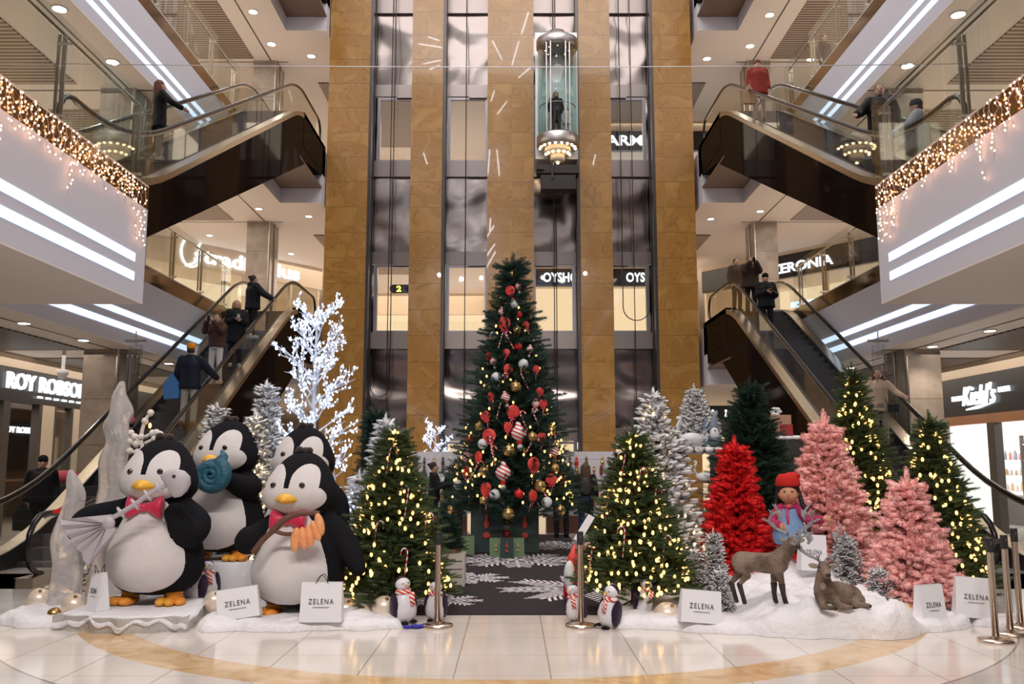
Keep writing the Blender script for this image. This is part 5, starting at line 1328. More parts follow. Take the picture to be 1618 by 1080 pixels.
tag(b.build('cloth',mat('blue_cloth',(.03,.03,.35),.8),None,True,fl(655,992)),'crumpled blue cloth at the foot of the left barrier post','cloth')
# ================= white LED branch tree =================
def ledtree(label,px,pyb,pyt,D,hw,seed,nb=1.,glow=coldw,nm='led_branch_tree'):
    base=at(px,pyb,D); H=at(px,pyt,D).z; t=thing(nm,label,'light tree',(base.x,D,0)); r=random.Random(seed)
    m=pxm(D,2.5); b=MB(); pts=[]; Wd=hw*m
    b.tube([(0,0,0),(.03,0,H*.3),(-.02,.02,H*.6),(0,0,H*.93)],[.055,.045,.032,.012],8)
    def grow(p,d,L,lev):
        n=5; q=Vector(p); P=[q.copy()]
        for i in range(n):
            d=(d+Vector((r.uniform(-.3,.3),r.uniform(-.3,.3),r.uniform(-.12,.3)))*.45).normalized(); q=q+d*L/n; P.append(q.copy())
            for _ in range(3 if lev else 2):
                pts.append(tuple(q-d*L/n*r.random()+Vector((r.uniform(-.03,.03),r.uniform(-.03,.03),r.uniform(-.03,.03)))))
            if lev<2 and i>0:
                for _ in range(2 if lev==0 and i%2 else 1):
                    d2=(d+Vector((r.uniform(-1,1),r.uniform(-1,1),r.uniform(-.5,1)))*.9).normalized(); grow(q,d2,L*.5*(1-.08*i),lev+1)
        b.tube(P,[.018-.006*lev]*2+[.012-.004*lev]*(n-2)+[.004],5,cap=False)
    k=0; z=.14*H
    while z<H*.93:
        u=z/H; L=Wd*(1.05 if u<.75 else 1.05-1.9*(u-.75)); a=k*2.4+r.uniform(-.3,.3)
        grow((0,0,z),Vector((math.cos(a),math.sin(a),.55+.3*u)).normalized(),L*.95,0); k+=1; z+=.095*H/4.2/nb
    b.build('branches',mat('white_wrapped_branch',(.72,.76,.86),.6),t)
    b0=MB()
    r.shuffle(pts); pts=pts[:int(1500*nb)]
    # bulbs: the 100 nearest are parts of their own
    bulbs(t,pts,glow,.0125)
    return t
ledtree('tall white branch tree covered in cold white lights behind the penguins',490,840,474,14.0,66,3)
ledtree('small distant branch tree with cold white lights above the left ornament wall',686,800,668,27.5,26,8,nb=.5)
# ================= icicle light curtains =================
icw=mat('clear_icicle_wire',(.55,.45,.42),.4); icb=emis('warm_icicle_bulb',(1.0,.50,.26),11)
for s in (-1,1):
    r=random.Random(9+s); t=thing('icicle_lights','warm icicle light curtain hanging over the edge of the near %s balcony'%('left' if s<0 else 'right'),'fairy lights',(s*(XN-.03),0,FH-.02)); b=MB(); pts=[]
    b.tube([(0,y_,-.01*((k%2)*2)) for k,y_ in enumerate(np.arange(7.4,14.4,.25))],.006,4)
    y=7.4
    while y<14.35:
        L=r.choice([.30,.42,.55,.40,.62,.5]) if r.random()>.16 else r.uniform(.8,1.15)
        if y>14.0: L=max(L,1.0)
        n=int(L/.06); P=[(0,y,0)]
        for i in range(1,n+1):
            P.append((-s*r.uniform(.0,.045),y+r.uniform(-.045,.045),-L*i/n))
            if i%1==0 and r.random()<.6: pts.append((P[-1][0]-s*.015,P[-1][1]+r.uniform(-.03,.03),P[-1][2]))
        b.tube(P,.0042,4,cap=False); y+=r.uniform(.07,.15)
    b.build('light_wire',icw,t)
    bm=MB().ell((0,0,0),(.011,.011,.015),8,6).mesh('bulb',icb,True)
    pts.sort(key=lambda p:p[1]); r.shuffle(pts)
    for p in pts[:100]: link('bulb',bm,t,p)
    q=MB(); v0=ell((0,0,0),(.011,.011,.015),6,4)
    for p in pts[100:]: q.add(v0,0,Matrix.Translation(p))
    tag(q.build('bulbs',icb,t,True),kind='stuff')
# ================= candy canes and ornaments =================
x=NT('candy_stripe'); sep=x.n('SeparateXYZ'); x.l(x.tc.outputs['Object'],sep.inputs[0])
q=x.math('FRACT',x.math('ADD',x.math('MULTIPLY',sep.outputs[2],14.),x.math('MULTIPLY',sep.outputs[0],9.))); x.l(x.ramp(q,[(0,(.70,.03,.04)),(.45,(.70,.03,.04)),(.5,(.86,.80,.76)),(1,(.86,.80,.76))]),x.b.inputs['Base Color']); x.b.inputs['Roughness'].default_value=.25
stripe=x.m
x=NT('drop_stripe'); sep=x.n('SeparateXYZ'); x.l(x.tc.outputs['Object'],sep.inputs[0])
q=x.math('FRACT',x.math('ADD',x.math('MULTIPLY',sep.outputs[2],13.),x.math('MULTIPLY',sep.outputs[0],7.))); x.l(x.ramp(q,[(0,(.75,.03,.04)),(.35,(.75,.03,.04)),(.4,(.86,.82,.80)),(1,(.86,.82,.80))]),x.b.inputs['Base Color']); x.b.inputs['Roughness'].default_value=.2
dstripe=x.m
def cane_mesh(L,r,h):
    P=[(0,0,-L*.5),(0,0,L*.3)]+[(h-h*math.cos(a),0,L*.3+h*1.3*math.sin(a)) for a in [R(k) for k in (20,50,80,110,140,165)]]+[(2*h,0,L*.22)]
    return MB().tube(P,r,8)
cane_m=cane_mesh(.36,.008,.042).mesh('candy_cane',stripe,True)
CANES=[]
def tree_surface(px,py,tx,tD,pyb,pyt,hw):
    u=min(max((py-pyt)/(pyb-pyt),0),1); rad=hw*(u**.85); dx=(px-tx); k=max(0.,1-(dx/max(rad,1))**2)**.5
    return tD-rad*k*pxm(tD,1.)-.05
def canes(tx,D,pyb,pyt,hw,L,side):
    for px,py,rz in L:
        Dc=tree_surface(px,py,tx,D,pyb,pyt,hw); o=link('candy_cane',cane_m,None,at(px,py,Dc)); o.rotation_euler=(R(4),R(rz),R(20 if rz>0 else 160)); tag(o,'candy cane on the %s lit tree'%side,'candy cane',group='candy canes on the front trees'); CANES.append(o)
canes(622,10.75,935,680,88,[(613,725,8),(642,790,-6),(592,845,6),(641,890,-5),(671,832,4)],'left-hand')
canes(1001,10.75,930,683,86,[(984,736,-10),(958,797,-6),(1034,788,6),(985,855,-5),(1048,868,4),(933,880,-6),(1009,760,5)],'right-hand')
uniq(CANES)
redf=mat('red_glitter',(.72,.035,.035),.5,var=(40,.15,(.85,.10,.08))); pinkr=mat('raspberry_ribbon',(.70,.06,.12),.4); redball=mat('red_ball',(.65,.01,.015),.15,coat=.6); whb=mat('white_glitter_ball',(.70,.72,.76),.45,var=(50,.15,(.80,.82,.86))); gob=mat('matte_gold_ball',(.62,.42,.17),.25,metal=.85)
ORN=[]
MB_=at(808,852,18.0)
def orn_pos(px,py):
    u=min(max((py-418)/(852-418),0.02),1); rad=100*(u**.9); dx=px-808; k=max(0.,1-(dx/max(rad,1))**2)**.5
    D=18.0-rad*k*pxm(18,2)-.12; return at(px,py,D)
def put(o,px,py,lab,c,grp):
    o.location=orn_pos(px,py); tag(o,lab,c,grp); ORN.append(o); return o
def place_words(px,py):
    v='near tip' if py<500 else 'upper third' if py<590 else 'mid height' if py<690 else 'lower third' if py<790 else 'bottom fringe'
    hz=(px-808)/max(14,(py-418)*.235)
    s='left edge' if hz<-.62 else 'left half' if hz<-.2 else 'centre' if hz<.2 else 'right half' if hz<.62 else 'right edge'
    return 'on giant tree, %s, %s'%(v,s)
LOL=[];x_=None
def lolly():
    t=bpy.data.objects.new('lollipop_ornament',None); COL.objects.link(t)
    if not LOL:
        b=MB(); b.add(lathe([(0,-.035),(.15,-.035),(.175,-.02),(.18,0),(.175,.02),(.15,.035),(0,.035)],24),0,Matrix.Rotation(PI/2,4,'X'))
        P=[];n=50
        for i in range(n): u=i/n; a=u*2*PI*3; P.append((.16*u*math.cos(a),-.038,.16*u*math.sin(a)))
        b.tube(P,.009,5); LOL.append(b.mesh('candy_disc',redf,True))
        LOL.append(MB().tube([(0,0,-.17),(0,0,-.50)],.014,6).mesh('stick',stripe,True))
        b=MB(); b.ell((-.05,-.03,-.19),(.06,.02,.03),8,6); b.ell((.05,-.03,-.19),(.06,.02,.03),8,6); b.tube([(.0,-.03,-.2),(.09,-.03,-.34)],.013,5); LOL.append(b.mesh('ribbon',pinkr,True))
    for m,nm in zip(LOL,('candy_disc','stick','ribbon')): link(nm,m,t)
    return t
BM={}
def ballorn(kind,r,m):
    t=bpy.data.objects.new('bauble_ornament',None); COL.objects.link(t)
    if kind not in BM: BM[kind]=(MB().ell((0,0,0),1,20,14).mesh('ball',m,True),MB().lathe([(.16,.96),(.16,1.12),(.05,1.14),(.05,1.25)],10).mesh('cap',goldb,True))
    link('ball',BM[kind][0],t); link('cap',BM[kind][1],t); t.scale=(r,)*3; return t
DR=[]
def drop():
    t=bpy.data.objects.new('striped_drop_ornament',None); COL.objects.link(t)
    if not DR:
        DR.append(MB().lathe([(0,.24),(.05,.22),(.055,.16),(.10,.13),(.145,.05),(.14,-.02),(.08,-.09),(.045,-.12)],20).mesh('striped_body',dstripe,True))
        DR.append(MB().lathe([(.05,-.12),(.06,-.15),(.04,-.18)],14).mesh('red_collar',redball,True)); DR.append(MB().lathe([(.03,-.18),(.06,-.22),(.04,-.27),(.0,-.31)],14).mesh('white_tip',whb,True))
    for m,nm in zip(DR,('striped_body','red_collar','white_tip')): link(nm,m,t)
    return t
rr=random.Random(4)
for px,py,s in ((805,459,.8),(796,511,1.),(829,513,.6),(802,582,.7),(799,557,.6),(846,583,.6),(775,626,.75),(766,657,.75),(810,650,1.),(852,618,.6),(772,688,1.05),(802,674,.7),(755,721,.8),(842,733,1.05),(767,773,1.05),(870,757,.85),(841,783,.85),(855,690,.7),(741,692,.7),(887,755,.8),(857,637,.7),(736,745,.8)):
    o=lolly(); k=s*pxm(18,2)*1404/1404/.0135*.78; o.scale=(k,)*3; o.rotation_euler=(0,R(rr.uniform(-25,25)),R(rr.uniform(-30,30)+ (25 if px>830 else -25 if px<780 else 0))); put(o,px,py,'red lollipop '+place_words(px,py),'ornament','lollipops on the giant tree')
for lst,kind,m,r,cn in (([(811,481),(779,530),(826,575),(783,596),(762,701),(724,766),(781,781),(863,793)],'white',whb,8,'white glitter ball'),([(816,521),(814,611),(808,433),(803,712),(764,744),(852,768),(875,740),(802,811),(713,805),(757,674),(869,679),(790,473),(835,500),(884,806),(763,790),(840,690)],'gold',gob,8,'gold ball'),([(819,497),(818,547),(772,563),(819,780)],'red',redball,7,'shiny red ball')):
    for i,(px,py) in enumerate(lst):
        rp=r*(.85 if py<560 else 1.0)*(1.15 if kind=='gold' and i in(1,3,7,5) else .8 if kind=='gold' and i in (2,11,12,14) else 1)
        o=ballorn(kind,rp*pxm(18,2),m); put(o,px,py,cn+' '+place_words(px,py),'ornament','%s balls on the giant tree'%kind)
for px,py,s in ((818,453,.55),(792,493,.55),(836,553,.55),(779,571,.55),(798,629,.7),(845,639,.6),(819,686,1.15),(738,723,.9),(794,749,1.15),(874,714,.85)):
    o=drop(); o.scale=(s*.9,)*3; o.rotation_euler=(0,R(rr.uniform(-12,12)),0); put(o,px,py,'striped drop '+place_words(px,py),'ornament','striped drops on the giant tree')
cm2=cane_mesh(.42,.014,.05).mesh('candy_cane',stripe,True)
for px,py,rz in ((790,537,20),(804,538,-30),(827,600,-25),(790,602,25),(787,648,15),(845,660,-25),(778,720,-15),(838,700,30),(750,740,30),(826,665,-25),(776,705,-20),(868,700,10),(860,780,-35)):
    o=link('candy_cane',cm2); o.rotation_euler=(0,R(rz),R(rr.uniform(-40,40))); put(o,px,py,'small candy cane '+place_words(px,py),'ornament','candy canes on the giant tree')
uniq(ORN,'z')
pts=surf_pts(190,MH,MR,5,z0=.95,expo=.95,lo=.02,hi=.35,inn=.93)+surf_pts(110,MH,MR,6,z0=.95,expo=.95,lo=.3,hi=.97,inn=.9)[:60]
pts=[(a,b_,c_) for a,b_,c_ in pts]
string_lights((MX,18.0,0),pts,'warm fairy lights densest along the lower fringe of the giant tree',warm,r=.020)
# ================= gift bags beneath the giant tree =================
def gift(label,px,pyb,w,h,D,col,pic,rz=0.,dep=.14):
    p=fl(px,pyb); t=thing('gift_bag',label,'gift bag',(p.x,p.y,.014),rz,group='gift bags under the giant tree')
    MB().prism([(-dep/2,0),(dep/2,0),(dep*.25,h),(-dep*.25,h)],-w/2,w/2,'x').build('bag_body',mat('gift_%s'%col[0],col[1],.5),t)
    b=MB(); b.ell((0,-dep*.5-.002,h*.35),(w*.13,.012,h*.07),12,8); b.ell((0,-dep*.5+.01,h*.58),(w*.09,.012,h*.09),12,8); b.ell((0,-dep*.5+.02,h*.70),(w*.045,.012,h*.09),8,6)
    b.build('printed_picture',mat('picture_%s'%pic[0],pic[1],.6),t,True)
    for s in (-1,1): MB().tube(bez((-w*.2,s*dep*.25,h-.01),(0,s*dep*.4,h+.13),(w*.2,s*dep*.25,h-.01),8),.006,5).build('handle',cord,t)
gg=('green',(.13,.22,.10)); gd=('darkgreen',(.012,.035,.03)); rp_=('red',(.5,.06,.04)); gp=('sage',(.45,.30,.22))
gift('big dark gift bag with red printed figure, left side under the tree',768,872,.62,.92,17,gd,rp_,0,.3)
gift('big dark gift bag with red printed figure, right side under the tree',828,872,.55,.90,17,gd,rp_,0,.3)
gift('light green gift bag standing alone on the left',738,876,.24,.34,17,gg,gp,R(10))
gift('light green gift bag left of the small dark one',783,880,.24,.34,17,gg,gp)
gift('small dark gift bag between two light green ones',800,882,.24,.36,17,gd,rp_)
gift('light green gift bag right of the small dark one',817,880,.24,.34,17,gg,gp)
t=thing('snow_globe_jar','round white and red jar with gold lid among the gift bags','jar',tuple(fl(800,869)+Vector((0,0,.015))))
b=MB(); b.lathe([(0,0),(.24,.01),(.30,.2),(.28,.42),(.2,.52),(0,.52)],24); b.build('jar_body',whb,t,True); MB().lathe([(.305,.20),(.31,.26),(.30,.34),(.29,.4)],24).build('red_band',redball,t,True)
MB().lathe([(.22,.5),(.22,.58),(.08,.62),(.06,.72),(0,.74)],20).build('gold_lid',gob,t,True)
# small potted trees on a crate left of the carpet
cr=fl(712,925); t=thing('wooden_crate','whitewashed wooden crate left of the carpet','crate',(cr.x,cr.y,.014)); b=MB()
for k in range(4): b.box(-.20,-.17,.02+k*.11,.20,.17,.115+k*.11)
b.build('slatted_box',mat('whitewashed_wood',(.60,.55,.50),.7),t); b=MB(); b.box(-.20,-.175,0,-.16,-.16,.46); b.box(.16,-.175,0,.20,-.16,.46); b.build('corner_batten',mat('whitewashed_wood',(.6,.55,.5),.7),t)
def pot(label,px,py,D,ph,th,seed):
    p=at(px,py,D); t=thing('potted_fir',label,'potted fir',tuple(p),group='small potted firs'); 
    MB().lathe([(.10,0),(.13,.05),(.135,ph*.8),(.12,ph),(0,ph)],14).build('burlap_pot',mat('burlap',(.30,.17,.10),.95,bump=(60,.8)),t,True)
    Pn,Dn,Sn,Bo,r=sprigs(th,.19,seed,sp=.06,tw=.09,lvl=.06,z0=ph,expo=.6,nb=7); link('foliage',tri_mesh('foliage',[scatter(T_need,Pn,Dn,Sn,r.rand(len(Pn))*6)],[G['dark']]),t)
pot('small fir in a burlap pot standing on the whitewashed crate',711,889,cr.y,.20,.62,51)
q=fl(704,868); pot('small fir in a burlap pot behind the crate',706,868,q.y,.22,.95,52)
# ================= ornament walls =================
boardm=mat('white_slatwall',(.66,.64,.70),.5); 
for nm,x0,x1,lab in (('left',650,738,'white slatted ornament display wall left of the giant tree'),('right',862,975,'white slatted ornament display wall right of the giant tree')):
    a=at(x0,713,22.6); c=at(x1,713,22.6); L=c.x-a.x; t=thing('display_wall',lab,'display wall',(a.x,22.6,0)); H=a.z
    b=MB(); b.box(0,0,0,L,.08,H); 
    for k in range(8): b.box(0,-.008,.35+k*.21,L,0,.36+k*.21)
    b.build('slatwall_board',boardm,t); MB().box(-.02,-.01,0,.02,.09,H).build('edge_post',mat('edge_post',(.5,.48,.5),.4),t)
    MB().box(0,-.28,0,L,-.02,.42).build('floor_bin',mat('wooden_bin',(.14,.06,.04),.6),t)
    r=random.Random(3 if nm=='left' else 6); mm=[MB().ell((0,0,-.09),(.05,.04,.09),8,6).ell((0,0,.03),(.035,.035,.04),8,6).tube([(0,0,.06),(0,.03,.11)],.006,4).mesh('hanging_ornament',m_,True) for m_ in ((whb,gob,mat('dark_orn',(.08,.06,.06),.5)) if nm=='left' else (redball,mat('dark_red_orn',(.25,.02,.02),.6),gob,mat('brown_orn',(.18,.09,.05),.6)))]
    for row in range(6):
        for j in range(int(L/.21)):
            if r.random()<.12: continue
            o=link('hanging_ornament',r.choice(mm),None,(a.x+.14+j*.21+r.uniform(-.03,.03),22.5,H-.20-row*.21)); s_=r.uniform(.7,1.15); o.scale=(s_,)*3
            tag(o,('small white and silver ornament hanging on the left display wall' if nm=='left' else 'small red or brown ornament hanging on the right display wall'),'ornament','ornaments on the %s display wall'%nm)
# ================= gnome shelf and items behind the red tree =================
b0=at(1085,706,16.4); t=thing('display_shelf','snow-covered shelf with gnomes and a white swan high above the flocked tree','shelf',(b0.x,16.4,0)); z=b0.z
L=at(1136,706,16.4).x-b0.x
MB().box(-.25,-.25,z-.10,L,.55,z-.03).build('shelf_board',mat('dark_shelf',(.06,.035,.025),.5),t); 
b=MB(); 
for i in range(14): b.ell((-.2+i*(L+.2)/13,-.05+.1*(i%3),z-.05),(.12,.3,.06+.012*(i%4)),10,6)
b.build('snow_cover',snow_m,t,True)
for xx in (-.2,L-.08): MB().box(xx,-.2,0,xx+.06,.5,z-.1).build('upright',mat('dark_shelf',(.06,.035,.025),.5),t)
gm=mat('gnome_grey_blue',(.20,.25,.33),.8); 
for i,(px,py,sc_) in enumerate(((1127,704,.62),(1112,702,.5),(1104,704,.42))):
    p=at(px,py,16.3); g=thing('gnome_figure','grey-blue pointed-hat gnome on the high shelf, %s'%('largest at the right end','middle one','smallest one')[i],'gnome figure',(p.x,16.3,z+.02),group='gnomes on the shelf',scale=sc_)
    MB().lathe([(.2,0),(.22,.2),(.16,.42),(0,.46)],16).build('body',gm,g,True); MB().ell((0,-.13,.34),(.14,.08,.2),12,8).build('beard',whb,g,True); MB().add(tube([(0,0,.40),(0,0,.62),(.05,0,.85),(.13,0,1.05)],[.19,.13,.07,.01],12)).build('pointed_hat',gm,g,True); MB().ell((0,-.2,.45),.035,8,6).build('nose',skin,g,True)
p=at(1088,704,16.2); g=thing('swan_figure','white swan figure at the left end of the gnome shelf','swan figure',(p.x-.05,16.2,z+.02))
b=MB(); b.ell((.1,0,.12),(.22,.12,.12),14,10); b.tube(cat([(-.08,0,.15),(-.16,0,.32),(-.10,0,.48),(-.17,0,.50)],5),.03,8); g2=b.build('body',whb,g,True)
# reds under the shelf: wooden table
t=thing('wooden_stand','reddish wooden stand behind the flocked lit tree','stand',tuple(fl(1098,815)))
MB().box(-.6,-.2,1.05,.7,.3,1.10).build('top',mat('red_wood',(.22,.08,.04),.5),t)
for xx in (-.55,.6): MB().box(xx,-.15,0,xx+.06,.25,1.05).build('leg',mat('red_wood',(.22,.08,.04),.5),t)
p=at(1112,760,18.); g=thing('swan_figure','white swan figure on the wooden stand behind the flocked lit tree','swan figure',(fl(1098,815).x+.2,fl(1098,815).y,1.10),scale=1.3)
b=MB(); b.ell((.1,0,.12),(.22,.12,.12),14,10); b.tube(cat([(-.08,0,.15),(-.16,0,.32),(-.10,0,.48),(-.17,0,.50)],5),.03,8); b.build('body',whb,g,True)
# gift box on the dark counter right of the dark tree
p=at(1226,680,15.2); t=thing('snowy_counter','dark counter with a snowy top behind the tall pink tree','counter',(p.x+.35,15.2,0)); zz=at(1240,690,15.2).z
MB().box(-.75,-.15,0,.55,.4,zz-.04).build('counter_body',dwall,t); b=MB(); [b.ell((-.6+i*.14,0,zz-.02),(.12,.2,.05),8,6) for i in range(9)]; b.build('snow_cover',snow_m,t,True)
g=thing('gift_box','tan and red gift boxes with a white bow on the snowy counter','gift box',(p.x,15.2,zz+.03))
MB().box(-.12,-.12,0,.22,.15,.34).build('box',mat('tan_box',(.48,.28,.18),.6),g); MB().box(.02,-.13,-.0,.24,-.12,.18).build('red_side',mat('red_box',(.4,.03,.03),.6),g); b=MB(); [b.ell((.0+.06*math.cos(a),.0,.40+.05*math.sin(a)),(.05,.04,.03),8,6) for a in (0,1,2,3,4,5)]; b.build('bow',whb,g,True)
# ================= reindeer and doll =================
fur=mat('reindeer_fur',(.13,.085,.06),.9,bump=(45,.7),var=(4.5,.12,(.30,.22,.165)))
furd=mat('dark_leg_fur',(.045,.032,.027),.9,bump=(50,.5)); ant=mat('grey_antler',(.36,.36,.39),.7,bump=(40,.6)); hoof=mat('hoof',(.02,.018,.016),.5); cheek=mat('pale_chest_fur',(.42,.34,.28),.95,bump=(45,.8))
def antlers(t,hx,hy,hz,yaw,sc=1.,spread=1.,tips=1):
    for s in (-1,1):
        b=MB(); P=[(0,0,0),(.03*s,.03,.06),(.12*s*spread,.10,.15),(.20*s*spread,.12,.27),(.19*s*spread,.05,.40),(.12*s*spread,-.02,.48)]
        b.tube(cat(P,5),[.026]*6+[.026]*10+[.024]*5+[.020]*5,8)
        for k,(d,l) in enumerate((((.05*s,-.16,.06),.0),((.10*s,.0,.10),0),((.12*s,-.05,.05),0),((.02*s,-.12,.08),0),((.07*s,-.02,.11),0))):
            p=Vector(P[1+k]) ; q=p+Vector(d); b.tube([p,(p+q)/2+Vector((0,0,.01)),q],[.020,.022,.010],6)
            for e in (-1,1): b.tube([q-Vector(d)*.3,q+Vector((.03*e,-.01,.035))],[.016,.009],5)
        for k in range(4):
            p=Vector(P[-1]); b.tube([p-Vector((0,0,.05*k)),p+Vector((-.07*s,-.03*k+.02,.03-.03*k))],[.026,.012],6)
        b.ell(Vector(P[-1])+Vector((0,0,-.02)),(.035,.03,.06),8,6)
        M=Matrix.Translation((hx+0,hy,hz))@Matrix.Rotation(yaw,4,'Z')@Matrix.Translation((s*.03,0,0))@Matrix.Scale(sc,4)
        b2=MB(); b2.add((b.v,b.f),0,M); b2.build('antler',ant,t,True)
# standing: body axis along +X (head to the right), local metres
def stand():
    p=fl(1212,953,.3); t=thing('reindeer_figure','standing toy reindeer with grey antlers, turning its head to the hall','reindeer figure',(p.x,p.y+.1,.285),R(-8),scale=.72)
    b=MB()
    limb2(b,[(-.31,0,.60),(-.15,0,.585),(.05,0,.57),(.20,0,.58)],[.14,.14,.15,.165],14)
    limb2(b,[(-.36,0,.60),(-.40,0,.56)],[.085,.06],10); b.ell((-.42,0,.63),(.035,.03,.05),8,6)
    limb2(b,[(.22,0,.62),(.33,-.03,.76),(.40,-.06,.86)],[.15,.105,.08],12)
    limb2(b,[(.41,-.07,.89),(.44,-.15,.86),(.455,-.22,.835)],[.078,.06,.045],12)
    # hind legs: thigh forward, hock back; front legs
    for y,dx in ((-.07,.04),(.07,-.06)):
        limb2(b,[(-.33,y,.55),(-.29+dx,y,.40),(-.40+dx,y,.27),(-.36+dx,y,.12),(-.34+dx,y,.02)],[.12,.065,.036,.027,.03],10)
        limb2(b,[(.18,y,.50),(.20+dx*.9,y,.30),(.21+dx*1.1,y,.14),(.23+dx*1.2,y,.02)],[.085,.045,.03,.03],10)
    o=b.build('body',fur,t,True); remesh(o,.014,3)
    b=MB(); b.ell((.29,-.07,.66),(.06,.045,.12),10,8); b.ell((.21,-.09,.54),(.06,.04,.08),10,8); o=b.build('chest_fur',cheek,t,True)
    for y,dx in ((-.07,.04),(.07,-.06)):
        MB().ell((-.335+dx,y,.02),(.035,.026,.03),10,6).build('hoof',hoof,t,True); MB().ell((.24+dx*1.2,y,.02),(.035,.026,.03),10,6).build('hoof',hoof,t,True)
        b=MB(); limb2(b,[(-.40+dx,y,.27),(-.36+dx,y,.12),(-.34+dx,y,.04)],[.041,.033,.034],10); b.build('leg_stocking',furd,t,True)
        b=MB(); limb2(b,[(.20+dx*.9,y,.28),(.21+dx*1.1,y,.14),(.23+dx*1.2,y,.04)],[.048,.035,.035],10); b.build('leg_stocking',furd,t,True)
    MB().ell((.457,-.252,.835),(.036,.022,.03),10,8).build('nose',hoof,t,True)
    for s in (-1,1):
        MB().ell((.43+s*.062,-.14,.895),(.012,.01,.012),8,6).build('eye',eye_m,t,True)
        MB().add(ell((0,0,0),(.075,.018,.032),10,8),0,Matrix.Translation((.41+s*.105,-.05,.90))@Matrix.Rotation(-s*.25,4,'Y')).build('ear',cheek,t,True)
    antlers(t,.41,-.06,.94,R(0),.78,1.7)
    return t
stand()
def lying():
    p=fl(1322,960,.3); t=thing('reindeer_figure','toy reindeer lying on the snow with raised head','reindeer figure',(p.x,p.y+.18,.275),0,scale=.82)
    b=MB()
    limb2(b,[(-.06,0,.17),(.12,.06,.15),(.30,.10,.12)],[.15,.165,.14],14)
    limb2(b,[(.32,.10,.12),(.38,.06,.08)],[.11,.08],12)
    limb2(b,[(-.08,-.02,.22),(-.10,-.05,.36),(-.10,-.07,.46)],[.135,.095,.075],12)
    limb2(b,[(-.10,-.09,.50),(-.105,-.17,.46),(-.11,-.23,.425)],[.08,.064,.05],12)
    limb2(b,[(-.14,-.08,.12),(-.17,-.20,.04),(-.08,-.26,.035)],[.06,.04,.032],10); limb2(b,[(.0,-.08,.12),(.03,-.20,.05),(.12,-.24,.04),(.17,-.22,.04)],[.07,.05,.034,.03],10)
    limb2(b,[(.34,.0,.10),(.26,-.12,.06),(.40,-.14,.045)],[.08,.045,.035],10)
    o=b.build('body',fur,t,True); remesh(o,.014,3)
    MB().ell((-.10,-.10,.27),(.07,.045,.12),12,8).build('chest_fur',cheek,t,True)
    MB().ell((-.112,-.272,.425),(.034,.02,.026),10,8).build('nose',hoof,t,True)
    for s in (-1,1):
        MB().ell((-.105+s*.068,-.145,.51),(.013,.01,.013),8,6).build('eye',eye_m,t,True)
        MB().add(ell((0,0,0),(.07,.018,.032),10,8),0,Matrix.Translation((-.10+s*.115,-.07,.515))@Matrix.Rotation(-s*.2,4,'Y')).build('ear',cheek,t,True)
    for q in ((-.05,-.27,.03),(.19,-.215,.035),(.42,-.14,.04)): MB().ell(q,(.035,.026,.024),10,6).build('hoof',hoof,t,True)
    antlers(t,-.10,-.07,.545,0,.74,1.7)
lying()
